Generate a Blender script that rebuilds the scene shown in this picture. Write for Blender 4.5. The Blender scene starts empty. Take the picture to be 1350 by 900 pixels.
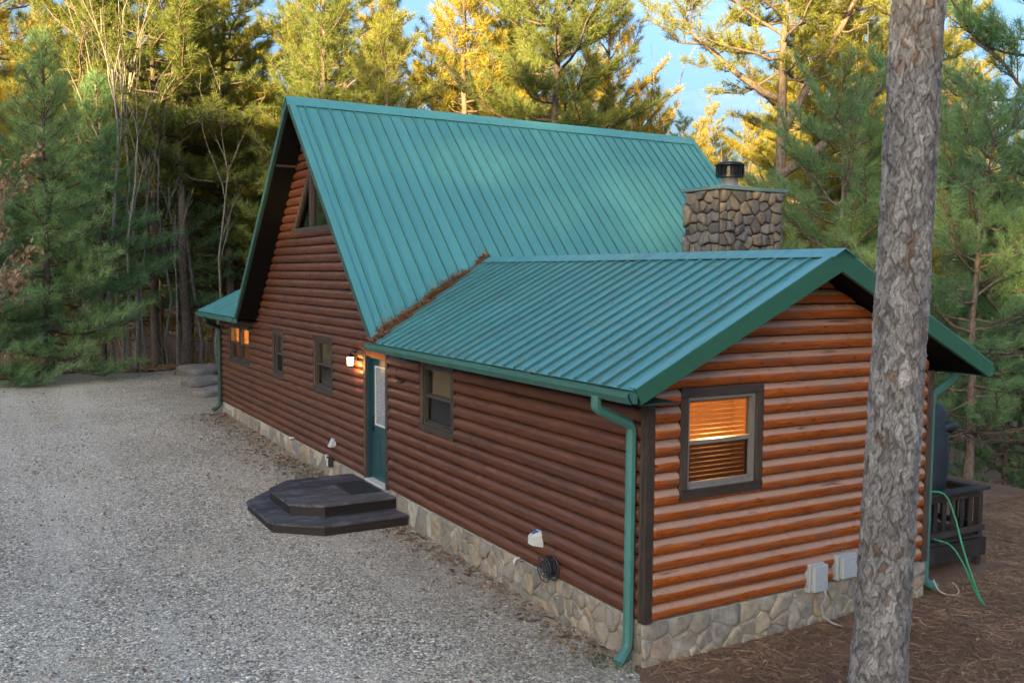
import bpy, math, random
import numpy as np
from mathutils import Matrix, Vector

# ---------------------------------------------------------------- camera, sky, sun, exposure
scene = bpy.context.scene
COL = scene.collection
CAM = Vector((-6.1136, -7.6984, 3.7048))
YAW, PIT, ROL, FPX = 0.5236, -0.0723, 0.0075, 1224.67
F_ = Vector((math.sin(YAW) * math.cos(PIT), math.cos(YAW) * math.cos(PIT), math.sin(PIT)))
R_ = Vector((math.cos(YAW), -math.sin(YAW), 0.0))
U_ = R_.cross(F_)
R2 = R_ * math.cos(ROL) + U_ * math.sin(ROL)
U2 = U_ * math.cos(ROL) - R_ * math.sin(ROL)
cam_data = bpy.data.cameras.new('camera')
cam = bpy.data.objects.new('camera', cam_data)
COL.objects.link(cam)
cam_data.sensor_width = 36.0
cam_data.lens = FPX / 1350 * 36
cam_data.clip_start = 0.1
cam_data.clip_end = 3000
mw = Matrix((R2, U2, -F_)).transposed().to_4x4()
mw.translation = CAM
cam.matrix_world = mw
scene.camera = cam

SUN_EL = 8.0
SUN_AZ = math.degrees(math.atan2(-0.80, -0.60))     # compass-like angle of the sun from +Y towards +X
sun_h = Vector((math.sin(math.radians(SUN_AZ)), math.cos(math.radians(SUN_AZ)), 0))
world = bpy.data.worlds.new('World')
scene.world = world
world.use_nodes = True
wt = world.node_tree
wt.nodes.clear()
wo = wt.nodes.new('ShaderNodeOutputWorld')
wb = wt.nodes.new('ShaderNodeBackground')
sky = wt.nodes.new('ShaderNodeTexSky')
sky.sky_type = 'NISHITA'
sky.sun_disc = False
sky.sun_elevation = math.radians(SUN_EL)
sky.sun_rotation = math.radians(SUN_AZ)
sky.air_density = 1.0
sky.dust_density = 9.0
sky.ozone_density = 3.0
wb.inputs['Strength'].default_value = 0.15
# thin clouds
tc = wt.nodes.new('ShaderNodeTexCoord')
mp = wt.nodes.new('ShaderNodeMapping')
mp.inputs['Scale'].default_value = (1.0, 1.0, 3.2)
ns = wt.nodes.new('ShaderNodeTexNoise')
ns.inputs['Scale'].default_value = 3.4
ns.inputs['Detail'].default_value = 7
ns.inputs['Roughness'].default_value = 0.58
cr = wt.nodes.new('ShaderNodeValToRGB')
cr.color_ramp.elements[0].position = 0.52
cr.color_ramp.elements[0].color = (0, 0, 0, 1)
cr.color_ramp.elements[1].position = 0.80
cr.color_ramp.elements[1].color = (0.85, 0.85, 0.85, 1)
mx = wt.nodes.new('ShaderNodeMixRGB')
mx.inputs[2].default_value = (1.5, 1.7, 1.95, 1)
wt.links.new(tc.outputs['Generated'], mp.inputs['Vector'])
wt.links.new(mp.outputs[0], ns.inputs['Vector'])
wt.links.new(ns.outputs['Fac'], cr.inputs[0])
wt.links.new(cr.outputs[0], mx.inputs[0])
wt.links.new(sky.outputs[0], mx.inputs[1])
wt.links.new(mx.outputs[0], wb.inputs['Color'])
wt.links.new(wb.outputs[0], wo.inputs['Surface'])

sd = bpy.data.lights.new('sun', 'SUN')
sd.energy = 5.0
sd.angle = math.radians(0.55)
sd.color = (1.0, 0.71, 0.30)
sun = bpy.data.objects.new('sun', sd)
COL.objects.link(sun)
sdir = Vector((sun_h.x * math.cos(math.radians(SUN_EL)), sun_h.y * math.cos(math.radians(SUN_EL)), math.sin(math.radians(SUN_EL))))
sun.rotation_euler = sdir.to_track_quat('Z', 'Y').to_euler()
sun.location = (-30, -30, 30)

scene.view_settings.view_transform = 'Standard'
scene.view_settings.look = 'None'
scene.view_settings.gamma = 1
scene.view_settings.use_curve_mapping = False
scene.view_settings.exposure = 2.45
scene.cycles.max_bounces = 5
scene.cycles.diffuse_bounces = 2
scene.cycles.glossy_bounces = 2
scene.cycles.use_adaptive_sampling = True
scene.cycles.adaptive_threshold = 0.02
scene.cycles.transparent_max_bounces = 12
scene.cycles.use_denoising = True

# ---------------------------------------------------------------- helpers
random.seed(7)
RNG = np.random.default_rng(11)


def at(u, depth):
    """ground point at a bearing (pixel column of the 1350 px wide view) and a distance along the view axis"""
    d = Vector((F_.x, F_.y, 0)).normalized() + R_ * ((u - 675) / FPX)
    return CAM.x + d.x * depth, CAM.y + d.y * depth


def sstep(a, b, x):
    t = np.clip((x - a) / (b - a), 0, 1)
    return t * t * (3 - 2 * t)


def ground_h(x, y):
    x = np.asarray(x, float)
    y = np.asarray(y, float)
    h = -0.48 + 0.0115 * np.clip(y - 2, 0, 30)
    d1 = np.maximum(0, y - 31.5)
    d2 = np.maximum(0, x - (10.5 + 0.0 * y))
    d = np.sqrt(d1 ** 2 + d2 ** 2)
    h = h - 2.6 * sstep(0, 11, d) + 0.11 * np.clip(d - 16, 0, 80)
    n = 0.10 * np.sin(x * 0.9 + 1.3 * np.sin(y * 0.43)) * np.sin(y * 0.7 + 0.8 * np.sin(x * 0.37))
    off = np.maximum(sstep(0.3, 3, d), sstep(7.0, 9.0, x) * 0.8)
    p = (x - CAM.x) * sun_h.x + (y - CAM.y) * sun_h.y
    h = h + 23.5 * sstep(45, 112, p)          # unseen ridge added behind the viewer to keep the low sun off the yard
    return h + n * off


def mesh_np(name, verts, tris):
    me = bpy.data.meshes.new(name)
    nv, nt = len(verts), len(tris)
    me.vertices.add(nv)
    me.vertices.foreach_set('co', np.ascontiguousarray(verts, dtype=np.float32).ravel())
    me.loops.add(nt * 3)
    me.loops.foreach_set('vertex_index', np.ascontiguousarray(tris, dtype=np.int32).ravel())
    me.polygons.add(nt)
    me.polygons.foreach_set('loop_start', np.arange(0, nt * 3, 3, dtype=np.int32))
    me.polygons.foreach_set('loop_total', np.full(nt, 3, dtype=np.int32))
    me.update(calc_edges=True)
    return me


def link(name, me, mat=None, parent=None, smooth=False):
    if mat is not None and len(me.materials) == 0:
        me.materials.append(mat)
    if smooth:
        me.polygons.foreach_set('use_smooth', [True] * len(me.polygons))
    o = bpy.data.objects.new(name, me)
    COL.objects.link(o)
    if parent is not None:
        o.parent = parent
        o.matrix_parent_inverse = parent.matrix_world_inv if hasattr(parent, 'matrix_world_inv') else Matrix.Translation(-parent.location)
    return o


def mk(name, verts, faces, mat, parent=None, smooth=False, uv=None):
    me = bpy.data.meshes.new(name)
    me.from_pydata([tuple(v) for v in verts], [], faces)
    if uv is not None:
        l = me.uv_layers.new(name='UVMap')
        for i, lp in enumerate(me.loops):
            l.data[i].uv = uv[lp.vertex_index]
    me.update()
    return link(name, me, mat, parent, smooth)


def tag(o, label=None, cat=None, group=None, kind=None):
    if label:
        o['label'] = label
    if cat:
        o['category'] = cat
    if group:
        o['group'] = group
    if kind:
        o['kind'] = kind
    return o


def empty(name, loc, parent=None):
    o = bpy.data.objects.new(name, None)
    o.empty_display_size = 0.2
    COL.objects.link(o)
    if parent is None:
        o.location = loc
    else:                        # identity in world space, so that children keep world coordinates
        o.parent = parent
        o.matrix_parent_inverse = Matrix.Translation(-parent.location)
    return o


class MB:
    """collects simple solids in world coordinates"""

    def __init__(s):
        s.v, s.f = [], []

    def add(s, verts, faces):
        k = len(s.v)
        s.v += [tuple(v) for v in verts]
        s.f += [tuple(i + k for i in f) for f in faces]

    def box(s, x0, x1, y0, y1, z0, z1, f=None, bev=0.0):
        f = f or (lambda a, b, c: (a, b, c))
        if bev > 0:
            b = bev
            ring = lambda z, e: [(x0 + e, y0 + e, z), (x1 - e, y0 + e, z), (x1 - e, y1 - e, z), (x0 + e, y1 - e, z)]
            # chamfered box: 4 rings with cut corners
            def oct_(z, e):
                return [(x0 + e + b, y0 + e, z), (x1 - e - b, y0 + e, z), (x1 - e, y0 + e + b, z), (x1 - e, y1 - e - b, z),
                        (x1 - e - b, y1 - e, z), (x0 + e + b, y1 - e, z), (x0 + e, y1 - e - b, z), (x0 + e, y0 + e + b, z)]
            vs = oct_(z0, b) + oct_(z0 + b, 0) + oct_(z1 - b, 0) + oct_(z1, b)
            fs = [tuple(range(7, -1, -1)), tuple(range(24, 32))]
            for r in range(3):
                for i in range(8):
                    j = (i + 1) % 8
                    fs.append((r * 8 + i, r * 8 + j, r * 8 + 8 + j, r * 8 + 8 + i))
            s.add([f(*v) for v in vs], fs)
            return s
        vs = [(x0, y0, z0), (x1, y0, z0), (x1, y1, z0), (x0, y1, z0), (x0, y0, z1), (x1, y0, z1), (x1, y1, z1), (x0, y1, z1)]
        s.add([f(*v) for v in vs], [(0, 3, 2, 1), (4, 5, 6, 7), (0, 1, 5, 4), (1, 2, 6, 5), (2, 3, 7, 6), (3, 0, 4, 7)])
        return s

    def prism(s, poly_a, poly_b):
        n = len(poly_a)
        fs = [tuple(range(n - 1, -1, -1)), tuple(range(n, 2 * n))]
        for i in range(n):
            j = (i + 1) % n
            fs.append((i, j, n + j, n + i))
        s.add(list(poly_a) + list(poly_b), fs)
        return s

    def tube(s, path, rad, n=8, cap=True, sx=1.0, up=None):
        path = [Vector(p) for p in path]
        m = len(path)
        if not hasattr(rad, '__len__'):
            rad = [rad] * m
        vs = []
        ref = Vector(up) if up else None
        prev = None
        for i, p in enumerate(path):
            t = (path[min(i + 1, m - 1)] - path[max(i - 1, 0)]).normalized()
            if prev is None:
                a = ref if ref else (Vector((0, 0, 1)) if abs(t.z) < 0.9 else Vector((1, 0, 0)))
                a = (a - t * a.dot(t)).normalized()
            else:
                a = (prev - t * prev.dot(t)).normalized()
            prev = a
            b = t.cross(a)
            for k in range(n):
                th = 2 * math.pi * (k + 0.5) / n
                vs.append(p + a * math.cos(th) * rad[i] * sx + b * math.sin(th) * rad[i])
        fs = []
        for i in range(m - 1):
            for k in range(n):
                j = (k + 1) % n
                fs.append((i * n + k, i * n + j, i * n + n + j, i * n + n + k))
        if cap:
            fs.append(tuple(range(n - 1, -1, -1)))
            fs.append(tuple((m - 1) * n + k for k in range(n)))
        s.add(vs, fs)
        return s

    def lathe(s, prof, c, n=16, axis='z'):
        vs, fs = [], []
        for r, h in prof:
            for k in range(n):
                th = 2 * math.pi * k / n
                if axis == 'z':
                    vs.append((c[0] + r * math.cos(th), c[1] + r * math.sin(th), c[2] + h))
                else:
                    vs.append((c[0] - h, c[1] + r * math.cos(th), c[2] + r * math.sin(th)))
        m = len(prof)
        for i in range(m - 1):
            for k in range(n):
                j = (k + 1) % n
                fs.append((i * n + k, i * n + j, i * n + n + j, i * n + n + k))
        fs.append(tuple(range(n - 1, -1, -1)))
        fs.append(tuple((m - 1) * n + k for k in range(n)))
        s.add(vs, fs)
        return s

    def build(s, name, mat, parent=None, smooth=False):
        return mk(name, s.v, s.f, mat, parent, smooth)


# ---------------------------------------------------------------- materials
def new_mat(name):
    m = bpy.data.materials.new(name)
    m.use_nodes = True
    nt = m.node_tree
    b = nt.nodes['Principled BSDF']
    return m, nt, b


class NT:
    def __init__(s, nt):
        s.nt = nt

    def n(s, t, **kw):
        nd = s.nt.nodes.new(t)
        for k, v in kw.items():
            setattr(nd, k, v)
        return nd

    def l(s, a, b):
        s.nt.links.new(a, b)

    def coord(s, kind='Object', scale=(1, 1, 1), rand=False):
        t = s.n('ShaderNodeTexCoord')
        out = t.outputs[kind]
        if rand:
            oi = s.n('ShaderNodeObjectInfo')
            mul = s.n('ShaderNodeMath', operation='MULTIPLY')
            mul.inputs[1].default_value = 137.0
            s.l(oi.outputs['Random'], mul.inputs[0])
            va = s.n('ShaderNodeVectorMath', operation='ADD')
            s.l(out, va.inputs[0])
            s.l(mul.outputs[0], va.inputs[1])
            out = va.outputs[0]
        m = s.n('ShaderNodeMapping')
        m.inputs['Scale'].default_value = scale
        s.l(out, m.inputs['Vector'])
        return m.outputs[0]

    def noise(s, vec, scale, detail=4, rough=0.55, out='Fac', dist=0.0):
        n = s.n('ShaderNodeTexNoise')
        n.inputs['Scale'].default_value = scale
        n.inputs['Detail'].default_value = detail
        n.inputs['Roughness'].default_value = rough
        n.inputs['Distortion'].default_value = dist
        s.l(vec, n.inputs['Vector'])
        return n.outputs[out]

    def voro(s, vec, scale, feature='F1', out='Distance', rnd=1.0):
        n = s.n('ShaderNodeTexVoronoi', feature=feature)
        n.inputs['Scale'].default_value = scale
        n.inputs['Randomness'].default_value = rnd
        s.l(vec, n.inputs['Vector'])
        return n.outputs[out]

    def ramp(s, fac, stops, interp='LINEAR'):
        r = s.n('ShaderNodeValToRGB')
        cr = r.color_ramp
        cr.interpolation = interp
        while len(cr.elements) < len(stops):
            cr.elements.new(0.5)
        for e, (p, c) in zip(cr.elements, stops):
            e.position = p
            e.color = (*c, 1) if len(c) == 3 else c
        s.l(fac, r.inputs[0])
        return r.outputs[0]

    def mix(s, fac, a, b, mode='MIX'):
        m = s.n('ShaderNodeMixRGB', blend_type=mode)
        for i, v in ((0, fac), (1, a), (2, b)):
            if hasattr(v, 'is_output'):
                s.l(v, m.inputs[i])
            elif isinstance(v, (int, float)):
                m.inputs[i].default_value = v
            else:
                m.inputs[i].default_value = (*v, 1)
        return m.outputs[0]

    def bump(s, h, strength=0.5, dist=0.02, normal=None):
        b = s.n('ShaderNodeBump')
        b.inputs['Strength'].default_value = strength
        b.inputs['Distance'].default_value = dist
        s.l(h, b.inputs['Height'])
        if normal is not None:
            s.l(normal, b.inputs['Normal'])
        return b.outputs[0]

    def rnd(s):
        return s.n('ShaderNodeObjectInfo').outputs['Random']


def g(v):
    return (v, v, v)


def mat_log(name, c_dark, c_mid, c_lite, wear, worn=(0.20, 0.15, 0.12), rough=0.36, bleach=0.5, bleached=(0.36, 0.25, 0.19)):
    m, nt, b = new_mat(name)
    N = NT(nt)
    uv = N.coord('UV', (1, 1, 1), rand=True)
    gr = N.n('ShaderNodeMapping')
    gr.inputs['Scale'].default_value = (1.3, 26, 1)
    N.l(uv, gr.inputs['Vector'])
    grain = N.noise(gr.outputs[0], 1.6, 6, 0.62, dist=0.4)
    big = N.noise(uv, 1.4, 3, 0.5)
    base = N.ramp(grain, [(0.25, c_dark), (0.5, c_mid), (0.78, c_lite)])
    col = N.mix(N.ramp(big, [(0.35, g(0)), (0.7, g(1))]), base, N.mix(0.15, base, c_dark))
    # board to board tone
    tone = N.ramp(N.rnd(), [(0.0, g(0.88)), (0.5, g(1.0)), (1.0, g(1.10))])
    col = N.mix(1.0, col, tone, 'MULTIPLY')
    # knots
    km = N.n('ShaderNodeMapping')
    km.inputs['Scale'].default_value = (1.1, 3.4, 1)
    N.l(uv, km.inputs['Vector'])
    kd = N.voro(km.outputs[0], 2.3)
    knot = N.ramp(kd, [(0.07, g(1)), (0.13, g(0))])
    col = N.mix(N.mix(0.8, g(0), knot), col, tuple(c * 0.16 for c in c_dark))
    # worn finish
    wm = N.n('ShaderNodeMapping')
    wm.inputs['Scale'].default_value = (1.0, 7, 1)
    N.l(uv, wm.inputs['Vector'])
    wn = N.noise(wm.outputs[0], 2.4, 6, 0.68)
    wf = N.ramp(wn, [(0.50, g(0)), (0.68, g(wear))])
    col = N.mix(wf, col, worn)
    # finish bleached along the upper face of each log
    ta = N.n('ShaderNodeAttribute')
    ta.attribute_name = 'course'
    jig = N.n('ShaderNodeMath', operation='MULTIPLY_ADD')
    N.l(wn, jig.inputs[0])
    jig.inputs[1].default_value = 0.22
    N.l(ta.outputs['Fac'], jig.inputs[2])
    bl = N.ramp(jig.outputs[0], [(0.68, g(0)), (0.75, g(bleach))])
    col = N.mix(bl, col, N.mix(0.25, bleached, base))
    # hairline checks
    cm = N.n('ShaderNodeMapping')
    cm.inputs['Scale'].default_value = (0.7, 40, 1)
    N.l(uv, cm.inputs['Vector'])
    cn = N.noise(cm.outputs[0], 2.0, 3, 0.5)
    chk = N.ramp(cn, [(0.30, g(1)), (0.36, g(0))])
    col = N.mix(N.mix(0.7, g(0), chk), col, tuple(c * 0.22 for c in c_dark))
    N.l(col, b.inputs['Base Color'])
    N.l(N.ramp(wn, [(0.4, g(rough)), (0.75, g(rough + 0.25))]), b.inputs['Roughness'])
    b.inputs['Specular IOR Level'].default_value = 0.5
    N.l(N.bump(grain, 0.35, 0.006), b.inputs['Normal'])
    return m


def mat_plank(name, c0, c1, rough=0.6, axis='x', worn=None):
    m, nt, b = new_mat(name)
    N = NT(nt)
    sc = (1.5, 22, 22) if axis == 'x' else ((22, 1.5, 22) if axis == 'y' else (22, 22, 1.5))
    v = N.coord('Object', sc, rand=True)
    gn = N.noise(v, 1.5, 6, 0.65)
    col = N.ramp(gn, [(0.3, c0), (0.7, c1)])
    col = N.mix(1.0, col, N.ramp(N.rnd(), [(0, g(0.6)), (1, g(1.4))]), 'MULTIPLY')
    if worn:
        w = N.noise(N.coord('Object', (1, 1, 1)), 3.1, 6, 0.7)
        col = N.mix(N.ramp(w, [(0.5, g(0)), (0.72, g(0.75))]), col, worn)
    N.l(col, b.inputs['Base Color'])
    b.inputs['Roughness'].default_value = rough
    N.l(N.bump(gn, 0.5, 0.006), b.inputs['Normal'])
    return m


def mat_metal_paint(name, c, rough=0.38, streak_axis=None, fade=0.25, grime=(0.05, 0.06, 0.05)):
    m, nt, b = new_mat(name)
    N = NT(nt)
    o = N.coord('Object', (1, 1, 1))
    big = N.noise(o, 0.55, 5, 0.6)
    fine = N.noise(o, 9.0, 5, 0.7)
    col = N.mix(N.ramp(big, [(0.3, g(0)), (0.75, g(1))]), tuple(x * (1 - fade) for x in c), tuple(min(1, x * (1 + fade)) for x in c))
    sc = {'x': (0.35, 5, 0.35), 'y': (5, 0.35, 0.35), None: (1.2, 1.2, 1.2)}[streak_axis]
    st = N.noise(N.coord('Object', sc), 2.3, 6, 0.66)
    col = N.mix(N.ramp(st, [(0.50, g(0)), (0.80, g(0.42))]), col, grime)
    col = N.mix(N.ramp(fine, [(0.60, g(0)), (0.80, g(0.28))]), col, grime)
    col = N.mix(1.0, col, N.ramp(N.rnd(), [(0, g(0.93)), (1, g(1.07))]), 'MULTIPLY')
    N.l(col, b.inputs['Base Color'])
    N.l(N.ramp(st, [(0.35, g(rough)), (0.75, g(min(1, rough + 0.22)))]), b.inputs['Roughness'])
    N.l(N.bump(N.noise(o, 1.7, 3, 0.5), 0.22, 0.02), b.inputs['Normal'])
    return m


def mat_simple(name, c, rough=0.5, metallic=0.0, var=0.2, scale=6, bump=0.1):
    m, nt, b = new_mat(name)
    N = NT(nt)
    v = N.coord('Object', (1, 1, 1))
    n = N.noise(v, scale, 5, 0.6)
    col = N.ramp(n, [(0.25, tuple(x * (1 - var) for x in c)), (0.75, tuple(min(1, x * (1 + var)) for x in c))])
    N.l(col, b.inputs['Base Color'])
    b.inputs['Roughness'].default_value = rough
    b.inputs['Metallic'].default_value = metallic
    if bump:
        N.l(N.bump(n, bump, 0.01), b.inputs['Normal'])
    return m


def mat_stone(name, stops, rough=0.8, moss=0.0, scale=7):
    m, nt, b = new_mat(name)
    N = NT(nt)
    v = N.coord('Object', (1, 1, 1), rand=True)
    n1 = N.noise(v, scale, 6, 0.68)
    n2 = N.noise(v, scale * 3.2, 5, 0.7)
    base = N.ramp(N.rnd(), stops)
    col = N.mix(N.ramp(n1, [(0.32, g(0)), (0.68, g(0.85))]), base, N.mix(0.5, N.mix(1.0, base, g(0.45), 'MULTIPLY'), (0.10, 0.095, 0.09)))
    col = N.mix(N.ramp(n2, [(0.5, g(0)), (0.72, g(0.6))]), col, N.mix(0.5, base, (0.40, 0.33, 0.23)))
    n3 = N.noise(v, scale * 0.7, 5, 0.7)
    col = N.mix(N.ramp(n3, [(0.56, g(0)), (0.70, g(0.65))]), col, N.mix(0.45, base, (0.46, 0.27, 0.15)))
    n4 = N.noise(v, scale * 1.7, 6, 0.75, dist=1.2)
    col = N.mix(N.ramp(n4, [(0.60, g(0)), (0.72, g(0.6))]), col, (0.10, 0.10, 0.105))
    if moss:
        w = N.noise(N.coord('Object', (1, 1, 1)), 1.6, 5, 0.65)
        col = N.mix(N.ramp(w, [(0.5, g(0)), (0.68, g(moss))]), col, (0.10, 0.11, 0.045))
    N.l(col, b.inputs['Base Color'])
    b.inputs['Roughness'].default_value = rough
    N.l(N.bump(N.mix(0.5, n1, n2), 0.6, 0.02), b.inputs['Normal'])
    return m


def mat_leaf(name, c0, c1, trans=0.42, rough=0.55):
    m, nt, b = new_mat(name)
    N = NT(nt)
    v = N.coord('Object', (1, 1, 1))
    n = N.noise(v, 0.9, 4, 0.6)
    n2 = N.noise(v, 7.0, 2, 0.6)
    col = N.ramp(N.mix(0.45, n, n2), [(0.33, c0), (0.62, c1)])
    tone = N.ramp(N.rnd(), [(0, (0.82, 0.90, 0.85)), (0.5, g(1.0)), (1, (1.2, 1.08, 0.85))])
    col = N.mix(1.0, col, tone, 'MULTIPLY')
    nt.nodes.remove(b)
    d = N.n('ShaderNodeBsdfDiffuse')
    t = N.n('ShaderNodeBsdfTranslucent')
    gl = N.n('ShaderNodeBsdfGlossy')
    gl.inputs['Roughness'].default_value = rough
    gl.inputs['Color'].default_value = (0.5, 0.5, 0.5, 1)
    N.l(col, d.inputs[0])
    N.l(N.mix(1.0, col, (1.25, 1.15, 0.6), 'MULTIPLY'), t.inputs[0])
    s1 = N.n('ShaderNodeMixShader')
    s1.inputs[0].default_value = trans
    s2 = N.n('ShaderNodeMixShader')
    s2.inputs[0].default_value = 0.04
    N.l(d.outputs[0], s1.inputs[1])
    N.l(t.outputs[0], s1.inputs[2])
    N.l(s1.outputs[0], s2.inputs[1])
    N.l(gl.outputs[0], s2.inputs[2])
    N.l(s2.outputs[0], nt.nodes['Material Output'].inputs['Surface'])
    return m


def mat_bark(name, c0, c1, scale=9):
    m, nt, b = new_mat(name)
    N = NT(nt)
    v = N.coord('Object', (1, 1, 0.3))
    n = N.noise(v, scale, 6, 0.7)
    vd = N.voro(N.coord('Object', (1, 1, 0.4)), scale * 1.6)
    col = N.ramp(N.mix(0.5, n, vd), [(0.25, c0), (0.6, c1)])
    col = N.mix(1.0, col, N.ramp(N.rnd(), [(0, g(0.7)), (1, g(1.3))]), 'MULTIPLY')
    N.l(col, b.inputs['Base Color'])
    b.inputs['Roughness'].default_value = 0.9
    N.l(N.bump(N.mix(0.5, n, vd), 0.8, 0.03), b.inputs['Normal'])
    return m


def mat_glass(name, tint=(0.85, 0.87, 0.86), refl=0.10, screen=0.0):
    m, nt, b = new_mat(name)
    N = NT(nt)
    nt.nodes.remove(b)
    tr = N.n('ShaderNodeBsdfTransparent')
    tr.inputs[0].default_value = (*tint, 1)
    gl = N.n('ShaderNodeBsdfGlossy')
    gl.inputs['Roughness'].default_value = 0.02 + 0.25 * screen
    lwt = N.n('ShaderNodeLayerWeight')
    pw_ = N.n('ShaderNodeMath', operation='POWER')
    pw_.inputs[1].default_value = 4.0
    N.l(lwt.outputs['Facing'], pw_.inputs[0])
    ad = N.n('ShaderNodeMath', operation='MULTIPLY_ADD')
    ad.inputs[1].default_value = 0.85
    ad.inputs[2].default_value = 0.035 + refl
    N.l(pw_.outputs[0], ad.inputs[0])
    v = N.coord('Object', (1, 1, 1))
    N.l(N.bump(N.noise(v, 1.2, 2, 0.4), 0.05, 0.02), gl.inputs['Normal'])
    mxs = N.n('ShaderNodeMixShader')
    N.l(ad.outputs[0], mxs.inputs[0])
    N.l(tr.outputs[0], mxs.inputs[1])
    N.l(gl.outputs[0], mxs.inputs[2])
    N.l(mxs.outputs[0], nt.nodes['Material Output'].inputs['Surface'])
    return m


def mat_emit(name, c, s):
    m, nt, b = new_mat(name)
    b.inputs['Base Color'].default_value = (*c, 1)
    b.inputs['Emission Color'].default_value = (*c, 1)
    b.inputs['Emission Strength'].default_value = s
    return m


def mat_gravel():
    m, nt, b = new_mat('gravel')
    N = NT(nt)
    o = N.coord('Object', (1, 1, 1))
    # warped stones of two sizes
    wob = N.noise(o, 30, 2, 0.5, out='Color')
    wv = N.n('ShaderNodeVectorMath', operation='MULTIPLY_ADD')
    wv.inputs[1].default_value = (0.012, 0.012, 0.012)
    N.l(wob, wv.inputs[0])
    N.l(o, wv.inputs[2])
    vA = N.n('ShaderNodeTexVoronoi')
    vA.inputs['Scale'].default_value = 33
    N.l(wv.outputs[0], vA.inputs['Vector'])
    vB = N.n('ShaderNodeTexVoronoi')
    vB.inputs['Scale'].default_value = 66
    N.l(wv.outputs[0], vB.inputs['Vector'])
    sepA = N.n('ShaderNodeSeparateColor')
    N.l(vA.outputs['Color'], sepA.inputs[0])
    sepB = N.n('ShaderNodeSeparateColor')
    N.l(vB.outputs['Color'], sepB.inputs[0])
    cA = N.ramp(sepA.outputs[0], [(0.0, (0.055, 0.052, 0.048)), (0.35, (0.155, 0.146, 0.134)), (0.7, (0.28, 0.265, 0.245)), (0.93, (0.42, 0.40, 0.37)), (1.0, (0.58, 0.56, 0.53))])
    cB = N.ramp(sepB.outputs[1], [(0.0, (0.06, 0.055, 0.05)), (0.5, (0.19, 0.178, 0.16)), (1.0, (0.46, 0.44, 0.41))])
    sel = N.ramp(sepA.outputs[2], [(0.42, g(0)), (0.46, g(1))])
    col = N.mix(sel, cB, cA)
    # patches: fines, tyre tracks, tan clay
    p1 = N.noise(o, 0.23, 5, 0.62)
    col = N.mix(1.0, col, N.ramp(p1, [(0.30, (0.78, 0.77, 0.75)), (0.55, (1.0, 1.0, 1.0)), (0.75, (1.2, 1.2, 1.2))]), 'MULTIPLY')
    p2 = N.noise(o, 0.55, 5, 0.65)
    col = N.mix(N.ramp(p2, [(0.52, g(0)), (0.74, g(0.55))]), col, (0.25, 0.215, 0.165))
    p3 = N.noise(o, 1.3, 6, 0.7)
    col = N.mix(N.ramp(p3, [(0.62, g(0)), (0.78, g(0.55))]), col, (0.11, 0.09, 0.065))
    tr = N.noise(N.coord('Object', (1.1, 0.07, 1)), 0.8, 3, 0.5)
    col = N.mix(N.ramp(tr, [(0.5, g(0)), (0.66, g(0.35))]), col, (0.33, 0.32, 0.31))
    # soil and crushed leaves trodden in along the footing
    sx_ = N.n('ShaderNodeSeparateXYZ')
    N.l(o, sx_.inputs[0])
    ed = N.n('ShaderNodeMath', operation='MULTIPLY_ADD')
    N.l(N.noise(o, 0.9, 5, 0.65), ed.inputs[0])
    ed.inputs[1].default_value = 3.2
    N.l(sx_.outputs[0], ed.inputs[2])
    near = N.ramp(N.n('ShaderNodeMapRange').outputs[0], [(0, g(0)), (1, g(0.62))])
    mr = near.node.inputs[0].links[0].from_node
    mr.inputs['From Min'].default_value = -0.4
    mr.inputs['From Max'].default_value = 1.5
    N.l(ed.outputs[0], mr.inputs['Value'])
    col = N.mix(near, col, N.mix(0.55, N.mix(1.0, col, g(0.55), 'MULTIPLY'), (0.085, 0.066, 0.048)))
    gr = N.noise(o, 0.38, 4, 0.6)
    grass = N.mix(1.0, N.ramp(gr, [(0.60, g(0)), (0.74, g(1))]), N.ramp(N.noise(o, 14, 4, 0.7), [(0.45, g(0)), (0.7, g(0.55))]), 'MULTIPLY')
    col = N.mix(grass, col, (0.11, 0.135, 0.055))
    col = N.mix(1.0, col, (2.02, 1.84, 1.56), 'MULTIPLY')
    N.l(col, b.inputs['Base Color'])
    b.inputs['Roughness'].default_value = 0.88
    hA = N.ramp(vA.outputs['Distance'], [(0.0, g(1)), (0.65, g(0))])
    hB = N.ramp(vB.outputs['Distance'], [(0.0, g(0.6)), (0.65, g(0))])
    h = N.mix(sel, hB, hA)
    N.l(N.bump(h, 0.9, 0.016), b.inputs['Normal'])
    return m


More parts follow.
